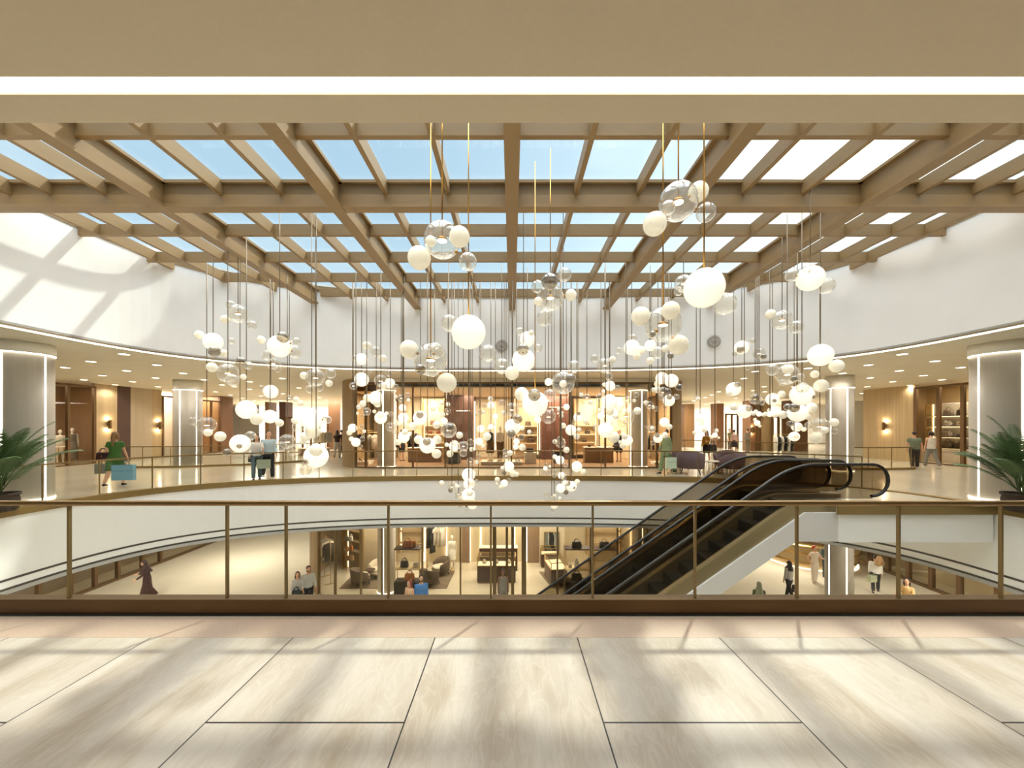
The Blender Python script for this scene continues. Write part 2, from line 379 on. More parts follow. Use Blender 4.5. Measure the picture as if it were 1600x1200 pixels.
obj('edge_rim',MB().sweep([(x,y,0) for x,y in full],[(-.02,ZT-.1),(.1,ZT-.1),(.1,ZT+.1),(-.02,ZT+.1)],closed=True),BEAM,sk)
obj('glazing',MB().prism(full,ZT+.03,ZT+.045),GSKY,sk)

# ---------------------------------------------------------------- near balustrade
def railing_seg(): pass
nb=thing('glass_balustrade','long bronze-capped glass balustrade across the near balcony edge','railing',(0,3.737,0))
obj('base_shoe',MB().bev(-8.7,8.7,0,.12,.0,.156,.006),mat('curb_bronze','#6f5434',.4,.5,noise=1.2,dark=.8),nb)
obj('shade_strip',MB().box(-8.7,8.7,-.012,.0,.0,.02),BLACK,nb)  # black strip painting the shadow line along the foot of the curb
hz=ZZ(786,3.78)
obj('handrail',MB().bev(-8.7,8.7,.02,.075,hz-.026,hz+.022,.012),mat('handrail_bronze','#9a7c52',.3,.7),nb)
px_posts=[-52,108,355,447,607,767,926,1086,1245,1404,1564,1723]
xs=[PX(p,3.78) for p in px_posts]; xs=[-7.5,-6.4]+xs+[6.7,7.7]
for x in xs: obj('post',MB().box(x-.009,x+.009,.03,.06,.15,hz-.02),mat('post_bronze','#8f7a54',.35,.6),nb)
ends=[-8.69]+xs+[8.69]
for a,b in zip(ends,ends[1:]): obj('glass_pane',MB().box(a+.015,b-.015,.042,.054,.15,hz-.02),GPANE,nb)

# ---------------------------------------------------------------- curved deck balustrade
def arclen(pts):
    s=[0]
    for a,b in zip(pts,pts[1:]): s.append(s[-1]+hypot(b[0]-a[0],b[1]-a[1]))
    return s
def at_s(pts,S,s):
    s=max(0,min(S[-1],s))
    for i in range(len(S)-1):
        if S[i+1]>=s-1e-9:
            t=(s-S[i])/max(1e-9,S[i+1]-S[i]); a,b=pts[i],pts[i+1]; return (a[0]+(b[0]-a[0])*t,a[1]+(b[1]-a[1])*t)
def curved_rail(name,label,pts,step,h=.95,base=0.03,mat_post=None,group=None):
    t=thing(name,label,'railing',(0,0,0),0,group); S=arclen(pts); n=max(1,round(S[-1]/step))
    P_=[at_s(pts,S,S[-1]*i/n) for i in range(n+1)]
    obj('handrail',MB().sweep([(x,y,0) for x,y in pts],[(-.022,h-.04),(.022,h-.04),(.022,h),(-.022,h)]),mat('rail_bronze','#8a734c',.35,.6),t)
    pm=MATS['rail_bronze']
    for x,y in P_: obj('post',MB().box(x-.011,x+.011,y-.011,y+.011,base,h-.03),pm,t)
    for i in range(n):
        seg=[at_s(pts,S,S[-1]*(i+k/4)/n) for k in range(5)]
        obj('glass_pane',MB().sweep([(x,y,0) for x,y in seg],[(-.004,base),(.004,base),(.004,h-.03),(-.004,h-.03)]),GPANE,t)
    return t
def offset(pts,d):
    o=[]
    for i,p in enumerate(pts):
        a=pts[max(0,i-1)]; b=pts[min(len(pts)-1,i+1)]; tx,ty=b[0]-a[0],b[1]-a[1]; l=hypot(tx,ty); o.append((p[0]+ty/l*d,p[1]-tx/l*d))
    return o
big=void_loop(11.0,5.65,8.3,3.74,N=400); off=offset(big,.10)
i1=max(i for i,p in enumerate(off) if p[0]>0 and p[1]<8.75); i2=min(i for i,p in enumerate(off) if p[0]>0 and p[1]>11.35)
curved_rail('glass_balustrade','curved bronze-railed glass balustrade sweeping round the deck from the left palm past the round shop',off[i2:-24:4],1.1)
curved_rail('glass_balustrade','short curved glass balustrade between the escalator landing and the right palm',off[24:i1:4],1.15)
l2=[(-17.2,16.6),(-14.5,16.9),(-12.4,17.8),(-11,19.2),(-10.2,21)]
rr=curved_rail('glass_balustrade','low glass balustrade on a bronze kerb behind the slim left column',l2,1.1)
obj('kerb',MB().sweep([(x,y,0) for x,y in l2],[(-.06,0),(.08,0),(.08,.09),(-.06,.09)]),FASBAND,rr)
l3=[(13.9,16.1),(15.5,16.0),(16.9,16.2),(17.6,16.8)]
rr=curved_rail('glass_balustrade','small glass balustrade between the slim right column and the couple walking hand in hand',l3,1.1)
obj('kerb',MB().sweep([(x,y,0) for x,y in l3],[(-.06,0),(.08,0),(.08,.09),(-.06,.09)]),FASBAND,rr)
curved_rail('glass_balustrade','long glass balustrade receding behind the purple armchairs to the far shops',[(10.2,25),(12,23),(14,20.8),(16.4,19.6)],1.1)

# ---------------------------------------------------------------- columns
def column(label,px,y,r,z0,ztop,cap,stripes,clad=None):
    x=PX(px,y); t=thing('column',label,'column',(x,y,z0)); h=ztop-z0
    obj('shaft',MB().lathe([(r,0.02),(r,h)],40),clad or COLM,t)
    top=cap-z0
    obj('capital',MB().lathe([(r*.985,h),(r*1.05,h+.02),(r*1.05,top)],40),CAPM,t)
    obj('glow_ring',MB().lathe([(r*1.0,h-.004),(r*1.035,h-.004),(r*1.035,h+.02),(r,h+.02)],40),LED,t)
    obj('base_glow',MB().lathe([(r*1.02,0.0),(r*1.02,.03)],40),LED,t)
    for s in stripes:
        d=Vector(((s-HX)/F,1,0)).normalized(); o=Vector((-x,-y,0)); b=d.dot(o); c=o.dot(o)-r*r; disc=b*b-c
        q=d*(-b-sqrt(max(0,disc)))+o if disc>0 else None
        a=atan2(q.y,q.x) if q is not None else (pi if s<px else 0)-pi/2*0
        w=.02/r if r>.5 else .022/r
        obj('light_strip',MB().loft([[(r*1.006*cos(a+k*w),r*1.006*sin(a+k*w),zz) for k in (-1,-.3,.3,1)] for zz in (.02,h)],False,False,closed=False),LED,t)
    return t
column('stout grey column with two light lines beside the left potted palm',30,9.6,.585,0,3.72-.1,SOF,(2,71))
column('stout grey column with a vertical light line behind the right potted palm',1570,9.6,.585,0,3.72-.1,SOF,(1529,1598))
column('slim grey column with two light lines on the left gallery',294,17.6,.52,0,3.45,SOF,(281,307),COLG)
column('slim grey column with two light lines beyond the escalator landing',1312,15.9,.46,0,3.38,SOF,(1298,1324),COLG)
column('slim pale column inside the round upper shop beside the clothes rail',604,17.35,.4,0,3.42,SOF,(598.5,616.5),COLLIT)
column('slim pale column inside the round upper shop beside the wooden counter',997,17.35,.4,0,3.42,SOF,(985.5,1003),COLLIT)
column('pale column inside the lower shop beside the tall handbag stand',604,16.75,.38,LOWZ,LCEIL-.02,LCEIL,(599,),COLLIT)
column('grey lower column with two light lines beside the woman in the cream suit',1311,15.9,.47,LOWZ,LCEIL-.02,LCEIL,(1295.5,1323),COLG)
column('pale column inside the lower shop behind the escalator',1004,16.75,.38,LOWZ,LCEIL-.02,LCEIL,(1004,))

# ---------------------------------------------------------------- downlights
DLW=62
dl=[(194,553),(142,564.5),(102,574),(198,579),(160,586.5),(131,593),(245,570),(286,583),(243,590),(207,596),(180,601),(247,604),(219.5,608.5),(255,614),(193,616),(212,619),
(319,593),(347,601),(366,604),(390,596),(337,612),(360,617),(390,608),(379,622),(441,591),(467,606),(408,618.5),(442,615),(426,608),(397,626),(439,626),(499,621),(510,625),(524,631),
(1410,553),(1461,564),(1501,574),(1357,570),(1405,579),(1443,586.5),(1472,593),(1317,583),(1360,590),(1395,596),(1422,602),(1355,604),(1382,609),(1347,614.5),
(1162,591),(1180,580),(1194,604),(1123,612),(1177,610),(1112,617),(1102,621),(1195,612),(1223,598),(1263,575),(1240,604),(1123,627),(1137,632),(1102,632),(1083,626),(1150,622),(1215,618)]
secs=[('over the left gallery',lambda p:p<300),('right of the slim left column',lambda p:300<=p<700),('right of the round shop',lambda p:700<=p<1300),('over the right gallery',lambda p:p>=1300)]
for ph,test in secs:
    for i,(px,py) in enumerate(sorted([d for d in dl if test(d[0])],key=lambda d:(d[1],d[0]))):
        y=2.05*F/(HY-py)
        t=thing('ceiling_downlight','round lit downlight %s, %s from the void edge'%(ph,ORD[i]),'downlight',(PX(px,y),y,SOF),0,'downlights in the gallery ceiling')
        obj('lens',MB().lathe([(.12,-.012),(.12,-.004)],16),DOWN,t)
        l=bpy.data.lights.new('downlight_lamp','SPOT'); l.energy=DLW; l.spot_size=2.6; l.spot_blend=.6; l.shadow_soft_size=.1; l.color=(1,.94,.82)
        lo=bpy.data.objects.new('downlight_lamp',l); COL.objects.link(lo); lo.location=(0,0,-.03); lo.parent=t
        obj('rim',MB().lathe([(.12,-.016),(.14,-.016),(.14,0),(.12,0)],16,cap=False),WHITEM,t)

# ---------------------------------------------------------------- round grilles on the drum wall
def on_loop(pts,px):
    for a,b in zip(pts,pts[1:]):
        fa=a[0]*F/a[1]+HX-px if a[1]>.1 else None; fb=b[0]*F/b[1]+HX-px
        if fa is not None and fa*fb<=0 and a[1]>6: 
            t=fa/(fa-fb) if fa!=fb else 0; return (a[0]+(b[0]-a[0])*t,a[1]+(b[1]-a[1])*t,atan2(b[1]-a[1],b[0]-a[0]))
for px,py,lab in ((1115.5,533,'round grey loudspeaker grille on the white drum wall above the armchairs'),(784,540,'round grey grille on the white drum wall behind the middle pendants')):
    x,y,a=on_loop(SOFL,px)
    M=Matrix.Translation((x,y,ZZ(py,y)))@Matrix.Rotation(a,4,'Z')@Matrix.Rotation(pi/2,4,'X')
    r=9.5*y/F; n=Vector((-sin(a),cos(a),0))*.035; x+=n.x; y+=n.y; n=n
    m=MB(); m.lathe([(0,.03),(r*.35,.03),(r*.38,.024),(r*.6,.024),(r*.63,.03),(r*.92,.03),(r,.0)],28,M=Matrix.Translation((x,y,ZZ(py,y)))@Matrix.Rotation(a,4,'Z')@Matrix.Rotation(-pi/2,4,'X'),cap=False)
    o=obj('speaker_grille',m,mat('grille_grey','#aca5a0',.6)); tag(o,lab,'speaker')

# area lights added to brighten the lower floor and the deep upper galleries
for x,y in ((-15,12),(15,12),(-14,20),(14,20),(-24,24),(24,24),(0,30),(-15,32),(15,32)):
    area('lower_ceiling_fill',(x,y,LCEIL-.02),2.4,2.4,150)
for x,y in ((-14,30),(14,30),(-24,36),(24,36),(0,34),(-12,41),(12,41)):
    area('gallery_fill',(x,y,SOF-.02),3,3,260)
# ================================================================ pendants
BALL=MB().ball((0,0,0),1,24,16).mesh('bubble_mesh')
def ballobj(name,m,parent,c,r):
    key='ball_'+m.name
    me=bpy.data.meshes.get(key)
    if me is None:
        me=BALL.copy(); me.name=key; me.materials.clear(); me.materials.append(m)
    o=bpy.data.objects.new(name,me); COL.objects.link(o); o.parent=parent; o.location=c; o.scale=(r,r,r); return o
BM={'C':CLEARB,'K':SMOKEB,'O':OPAL,'P':CREAMB}
def inside(x,y):
    k=(abs(x)/10.2)**2.8+(abs(y-8.4)/5.2)**2.8
    return k<1
PEND=[
(691,375,57,'C',[(655,403,36,'P'),(718,370,32,'P'),(731,409,28,'C'),(673,377,17,'P')]),
(1060,315,58,'C',[(1091,300,30,'P'),(1023,350,36,'P'),(1103,332,29,'C'),(1044,325,22,'C')]),
(732,519,53,'O',[(702,505,27,'C')]),
(1100,450,60,'O',[(1133,475,34,'C')]),
(1068,443,27,'C',[(1060,455,14,'C')]),
(860,465,42,'C',[(859,440,26,'K'),(882,429,22,'C'),(892,461,18,'P'),(840,448,20,'C'),(841,471,14,'P'),(851,497,25,'C')]),
(1036,507,55,'C',[(1001,494,29,'P'),(1048,485,28,'P'),(1060,539,31,'P'),(1020,522,10,'K')]),
(1266,435,38,'O',[(1238,430,20,'C'),(1263,419,15,'C'),(1291,447,24,'C')]),
(1222,500,30,'C',[(1204,491,15,'P'),(1244,511,20,'C')]),
(1282,555,34,'O',[(1307,572,20,'P')]),
(673,562,52,'C',[(639,546,29,'P'),(680,548,26,'C'),(698,598,31,'P'),(657,577,17,'K'),(676,581,16,'C')]),
(818,563,36,'O',[(817,546,19,'K'),(800,583,22,'P')]),
(824,530,24,'O',[(812,518,13,'C'),(830,520,9,'P'),(841,544,13,'C')]),
(784,572,25,'C',[(762,552,27,'C')]),
(372,490,29,'C',[(361,477,14,'C'),(352,499,13,'P'),(394,508,14,'C')]),
(333,534,27,'O',[(311,523,13,'P'),(335,549,17,'K'),(350,552,12,'P'),(362,533,10,'C')]),
(437,541,34,'O',[(408,531,12,'P'),(442,527,18,'K'),(418,555,17,'C'),(460,550,20,'C'),(463,534,13,'C')]),
(427,568,20,'C',[(435,578,10,'C')]),
(356,583,30,'C',[(331,574,15,'P'),(376,565,15,'K'),(363,594,19,'C'),(380,589,9,'P'),(388,571,13,'C')]),
(385,640,29,'O',[(401,655,18,'P'),(408,643,10,'C')]),
(423,612,21,'O',[(409,606,9,'C')]),
(422,651,21,'O',[(437,661,12,'P')]),
(323,664,26,'C',[(303,658,14,'C'),(344,682,16,'P'),(325,676,12,'P')]),
(375,693,28,'O',[(391,681,15,'C'),(374,697,8,'K'),(355,707,12,'K')]),
(494,713,36,'O',[(494,703,20,'P'),(478,721,10,'K'),(477,735,17,'C')]),
(487,655,33,'O',[(470,648,18,'O'),(489,674,22,'P'),(461,657,11,'P'),(512,656,12,'C'),(466,667,17,'C')]),
(449,690,24,'C',[(459,704,20,'C'),(473,689,10,'P'),(478,682,16,'P'),(440,697,15,'C')]),
(493,590,28,'C',[(475,587,12,'P'),(514,599,11,'P'),(517,584,15,'C'),(484,608,13,'C'),(499,606,12,'C')]),
(452,622,11,'C',[(463,624,9,'P'),(470,630,9,'P')]),
(565,593,22,'O',[(573,583,13,'C')]),
(552,603,12,'C',[]),
(565,561,18,'O',[(573,540,13,'P'),(587,550,18,'C'),(598,560,12,'P'),(554,559,9,'C')]),
(595,595,20,'C',[(609,599,16,'O'),(599,603,12,'P'),(607,583,11,'C'),(618,604,9,'C')]),
(588,622,22,'O',[(574,622,13,'P'),(590,630,13,'P'),(567,631,11,'P'),(561,636,8,'P')]),
(573,643,13,'C',[(558,646,5,'P'),(585,643,6,'P'),(566,650,6,'C')]),
(595,653,19,'O',[(594,648,11,'C'),(604,646,6,'P')]),
(610,667,15,'C',[(617,674,8,'C'),(611,647,8,'C'),(619,658,5,'P')]),
(627,622,13,'C',[(618,620,6,'P'),(637,617,8,'C'),(638,625,6,'P'),(614,612,6,'C')]),
(630,653,16,'O',[(634,664,10,'P'),(624,662,8,'P'),(638,658,8,'C')]),
(629,637,11,'O',[(634,643,6,'C')]),
(657,653,23,'O',[(656,648,12,'K'),(645,666,13,'P')]),
(551,669,14,'O',[(546,676,9,'P'),(565,667,8,'C'),(569,674,6,'P')]),
(556,691,14,'O',[(549,686,8,'P'),(566,686,8,'K'),(563,698,7,'C')]),
(631,683,18,'O',[(633,675,10,'P'),(622,691,10,'P'),(640,678,7,'P')]),
(668,696,25,'O',[(654,687,14,'P'),(683,687,14,'P'),(682,709,15,'P'),(667,690,13,'K')]),
(701,672,25,'C',[(694,658,11,'O'),(682,664,12,'P'),(704,668,13,'K'),(718,680,11,'P')]),
(710,697,17,'O',[(703,709,11,'P'),(698,695,7,'P'),(710,692,9,'C')]),
(724,697,16,'C',[(735,691,11,'C'),(737,702,8,'P'),(724,708,12,'C')]),
(679,632,12,'O',[(676,639,8,'P'),(690,629,8,'P'),(689,639,9,'C')]),
(700,642,9,'C',[(700,632,7,'P'),(699,647,4,'P'),(692,648,8,'P')]),
(735,721,13,'C',[(745,722,7,'P'),(748,713,8,'C')]),
(732,742,21,'O',[(743,735,6,'C')]),
(733,756,18,'O',[(736,754,11,'P'),(744,752,6,'C')]),
(732,774,21,'O',[(734,770,11,'P')]),
(738,788,16,'O',[(729,791,4,'K'),(719,791,5,'C'),(727,798,4,'C')]),
(706,760,16,'C',[(690,755,9,'P'),(704,766,8,'K'),(714,760,7,'P')]),
(716,772,11,'C',[(720,764,7,'C'),(713,777,5,'C'),(719,777,5,'P')]),
(767,633,12,'O',[(766,623,8,'P'),(784,630,12,'C'),(757,634,8,'C')]),
(749,645,9,'C',[(755,644,6,'P'),(744,648,5,'C')]),
(774,651,9,'O',[(787,645,8,'P')]),
(751,670,12,'O',[]),
(749,690,12,'O',[(755,697,7,'P'),(761,682,13,'P')]),
(767,667,9,'O',[(764,670,6,'P'),(772,663,5,'C')]),
(836,631,40,'O',[(835,617,20,'K'),(815,616,22,'P'),(859,618,20,'C'),(840,656,11,'O')]),
(857,651,23,'C',[(850,642,9,'C'),(863,641,5,'P')]),
(801,667,25,'O',[(809,655,15,'K'),(799,678,14,'K'),(816,669,8,'P')]),
(800,640,22,'C',[(812,634,9,'C')]),
(807,690,10,'O',[(806,698,9,'O'),(816,699,11,'P'),(815,683,10,'K'),(827,675,7,'P')]),
(880,598,36,'C',[(897,573,20,'C'),(891,592,17,'K'),(880,600,12,'P'),(857,597,12,'O')]),
(885,636,10,'O',[(873,640,6,'P'),(877,650,7,'P'),(878,645,5,'P'),(872,646,4,'P')]),
(945,571,24,'C',[(929,560,13,'C'),(957,562,11,'P'),(951,588,13,'C'),(967,548,11,'C')]),
(953,603,16,'O',[(944,601,7,'P'),(965,606,9,'C'),(943,612,7,'P')]),
(952,628,24,'O',[(953,643,13,'P'),(937,620,11,'C')]),
(917,621,12,'C',[(908,617,7,'P'),(923,629,8,'P'),(910,629,6,'C')]),
(903,652,14,'O',[(904,646,7,'K'),(915,658,9,'P'),(896,659,6,'C')]),
(939,650,12,'O',[(931,648,9,'C'),(936,641,6,'P'),(929,641,5,'C')]),
(946,672,24,'O',[(959,683,18,'P'),(930,666,9,'C'),(953,660,9,'P')]),
(892,672,17,'O',[(880,665,9,'P'),(901,682,10,'P'),(905,671,7,'P')]),
(876,692,16,'C',[(867,690,8,'P'),(875,686,9,'K'),(885,703,10,'P')]),
(978,650,26,'C',[(996,642,12,'P'),(968,637,14,'C'),(972,660,16,'C'),(962,651,9,'P')]),
(980,688,17,'O',[(976,682,10,'P'),(973,696,10,'P'),(972,676,5,'P'),(969,691,6,'P')]),
(980,625,14,'C',[(991,626,6,'P'),(994,617,9,'C'),(978,633,7,'C')]),
(1015,633,13,'C',[(1009,629,7,'P'),(1025,639,8,'C'),(1020,636,6,'P')]),
(1034,591,19,'O',[(1027,600,10,'P')]),
(1049,595,21,'O',[(1061,605,11,'K')]),
(1036,613,17,'C',[(1027,609,11,'P'),(1043,612,12,'K'),(1020,609,7,'P'),(1034,621,10,'C')]),
(1045,626,18,'O',[(1046,620,9,'K'),(1057,620,9,'C'),(1039,636,9,'C')]),
(1038,660,15,'O',[(1046,667,9,'P')]),
(1028,685,14,'O',[(1027,680,8,'K'),(1039,680,10,'P'),(1020,692,7,'C')]),
(1018,670,12,'C',[(1019,669,6,'P'),(1010,667,5,'C')]),
(987,543,24,'O',[(988,529,14,'C'),(995,557,12,'P'),(1002,547,12,'P')]),
(1016,540,17,'O',[(1027,551,19,'C'),(1016,564,12,'P'),(1040,545,12,'P'),(1048,556,10,'K')]),
(875,719,14,'O',[(867,714,8,'P'),(884,727,8,'C')]),
(901,729,17,'O',[(911,737,9,'P')]),
(852,732,7,'O',[(853,727,7,'C'),(857,738,9,'C'),(859,729,5,'P')]),
(877,743,11,'O',[(868,737,8,'C'),(866,743,7,'C'),(881,746,9,'C')]),
(876,763,14,'O',[(883,755,9,'P')]),
(893,760,16,'O',[(902,753,9,'P'),(887,755,9,'K'),(884,769,9,'K'),(897,762,4,'K')]),
(866,789,12,'O',[(869,785,7,'C'),(875,779,6,'P'),(863,797,4,'C')]),
(862,776,8,'C',[(854,772,8,'C'),(866,775,6,'P')]),
(795,729,17,'O',[(801,740,11,'P'),(785,731,6,'P'),(788,739,8,'K'),(807,741,8,'P')]),
(788,755,11,'O',[(777,749,8,'P'),(783,761,8,'P'),(795,751,8,'C'),(776,756,4,'P')]),
(791,712,12,'C',[(797,708,9,'P'),(789,705,8,'C')]),
(1159,543,21,'O',[(1157,546,11,'K'),(1148,553,8,'C')]),
(1186,552,18,'C',[(1193,557,9,'K'),(1176,533,9,'C'),(1169,575,8,'C')]),
(1146,608,21,'O',[(1152,601,9,'K'),(1139,614,9,'P')]),
(1163,643,21,'O',[(1170,638,10,'K'),(1147,636,12,'P')]),
(1180,623,18,'C',[(1181,622,11,'K'),(1190,629,9,'C')]),
(1207,624,19,'O',[(1210,626,6,'K'),(1221,616,11,'P')]),
(1230,585,32,'C',[(1207,578,18,'C'),(1231,577,16,'P'),(1250,590,13,'C'),(1241,592,10,'K'),(1222,598,10,'C')]),
(1253,617,33,'O',[(1254,606,17,'C'),(1283,603,20,'P'),(1269,620,8,'K'),(1273,585,12,'P')]),
(1246,645,28,'O',[(1241,637,15,'K'),(1231,636,11,'K'),(1223,648,13,'P'),(1262,651,10,'P'),(1268,637,16,'P'),(1244,633,11,'K')]),
(1281,666,26,'C',[(1303,660,13,'P'),(1275,684,18,'P'),(1304,674,9,'C'),(1265,665,13,'C'),(1289,672,10,'P')]),
(1245,667,15,'O',[(1250,668,9,'C'),(1235,662,10,'K')]),
(1241,682,15,'O',[(1244,682,7,'C'),(1256,671,7,'P')]),
(1183,661,9,'O',[(1180,656,6,'P'),(1187,666,5,'P')]),
(1186,647,8,'O',[(1177,646,7,'P'),(1193,648,6,'P'),(1181,643,6,'P')]),
(1203,647,9,'O',[(1211,649,8,'P'),(1196,647,7,'P'),(1202,641,6,'P')]),
(1094,653,13,'O',[(1097,662,7,'C'),(1101,672,8,'P'),(1085,676,6,'P')]),
(1117,680,8,'O',[(1119,673,7,'P'),(1112,683,6,'P'),(1123,684,4,'P')]),
(1088,622,9,'C',[(1091,623,6,'P'),(1085,627,5,'P')]),
]
ZONES=[(345,'near the slim left column'),(405,'left of the couple'),(460,'over the couple'),(535,'between the couple and the round shop'),(600,"before the shop's left end"),(642,'before the shop column'),(700,"before the shop handbag shelves"),(745,"before the shop's dark wooden niche"),(776,'before the black and pale mannequins'),(830,'in the middle before the shop'),(888,"before the shop's dark doorway"),(985,'before the shop counter'),(1022,"before the shop's second column"),(1075,'before the green suit'),(1130,'over the purple armchairs'),(1215,'over the escalator tops'),(1400,'next to the slim right column')]
zlist={}
for p in PEND:
    z=[n for lim,n in ZONES if p[0]<lim][0]
    big='large' if p[2]>=33 else ('medium' if p[2]>=17 else 'small')
    kind={'O':'lit opal','C':'clear'}[p[3]]
    zlist.setdefault((z,big,kind),[]).append(p)
plab={}
for (z,big,kind),ps in zlist.items():
    ps=sorted(ps,key=lambda q:q[1])
    for i,p in enumerate(ps):
        nb=['no','one','two','three','four','five','six'][len(p[4])]
        rank='' if len(ps)==1 else (', '+('topmost' if i==0 else 'lowest' if i==len(ps)-1 else ORD[i]+' from top'))
        plab[id(p)]='%s %s pendant %s%s'%(big,kind,z,rank)
USED=[]
def spheres(p,y):
    px,py,d,k,bs=p; r=d*y/F/2; c=P(px,py,y); out=[(c,r+.01)]
    for (bx,by,bd,bk) in bs:
        q=P(bx,by,y)-c; s=hypot(q.x,q.z); rb=bd*y/F/2; need=r+rb; dy=0
        if s<need:
            dy=min(sqrt(need*need-s*s),need); dy=-dy if (s<r or bk=='K') else dy*.8
        out.append((P(bx,by,y+dy),bd*(y+dy)/F/2+.01))
    return out
def clash(A,B):
    n=0
    for c,r in A:
        for d,q in B:
            if (c-d).length<r+q: n+=1
        if hypot(c.x-B[0][0].x,c.y-B[0][0].y)<r+.012 and c.z>B[0][0].z: n+=1
    for d,q in B:
        if hypot(d.x-A[0][0].x,d.y-A[0][0].y)<q+.012 and d.z>A[0][0].z: n+=1
    return n
def place(p,y0):
    best=None
    for k in range(41):
        m=1+(.018*((k+1)//2))*(1 if k%2 else -1); y=y0*m
        if y>13.0: y=13.0-(y-13)
        while not inside(PX(p[0],y),y): y-=.1
        A=spheres(p,y); n=sum(clash(A,B) for B in USED)
        if best is None or n<best[0]: best=(n,y,A)
        if n==0: break
    USED.append(best[2]); return best[1]
for p in PEND:
    px,py,d,k,bs=p
    y=max(4.5,min(12.9,285/d))
    y=place(p,y)
    r=d*y/F/2; c=P(px,py,y); top=SKY+.3
    t=thing('bubble_pendant',plab[id(p)],'pendant light',tuple(c),0,'bubble pendants hanging from the skylight')
    zend=(r*.12 if k=='C' else r*.97)
    sr=max(.0075,.95*y/F/1.9)
    obj('stem',MB().tube([(0,0,zend),(0,0,top-c.z)],min(.014,sr*1.2),6),STEMM if d<40 else BRASS,t)
    ballobj('globe',BM[k],t,(0,0,0),r)
    if k=='C':
        obj('lamp_cap',MB().lathe([(r*.05,.2*r),(r*.1,.12*r),(r*.27,.10*r),(r*.28,0),(r*.26,-.03*r)],20),BRASS,t)
        obj('lamp_disc',MB().lathe([(r*.25,-.035*r),(r*.25,-.07*r),(r*.15,-.1*r)],20),emat('disc_glow','#fff3da',6),t)
    for (bx,by,bd,bk) in bs:
        q=P(bx,by,y)-c; s=hypot(q.x,q.z); rb=bd*y/F/2; need=r+rb
        if s<need:
            dy=min(sqrt(need*need-s*s),need)
            front=(s<r) or bk=='K'
            dy=-dy if front else dy*.8
        else: dy=0
        y2=y+dy; b=P(bx,by,y2)-c; rb=bd*y2/F/2
        o=ballobj('bubble',BM[bk],t,tuple(b),rb)
        if d>32:
            n=b.normalized(); obj('joint',MB().ball(tuple(n*(r+ .0)),.022,8,6),BRASS,t)
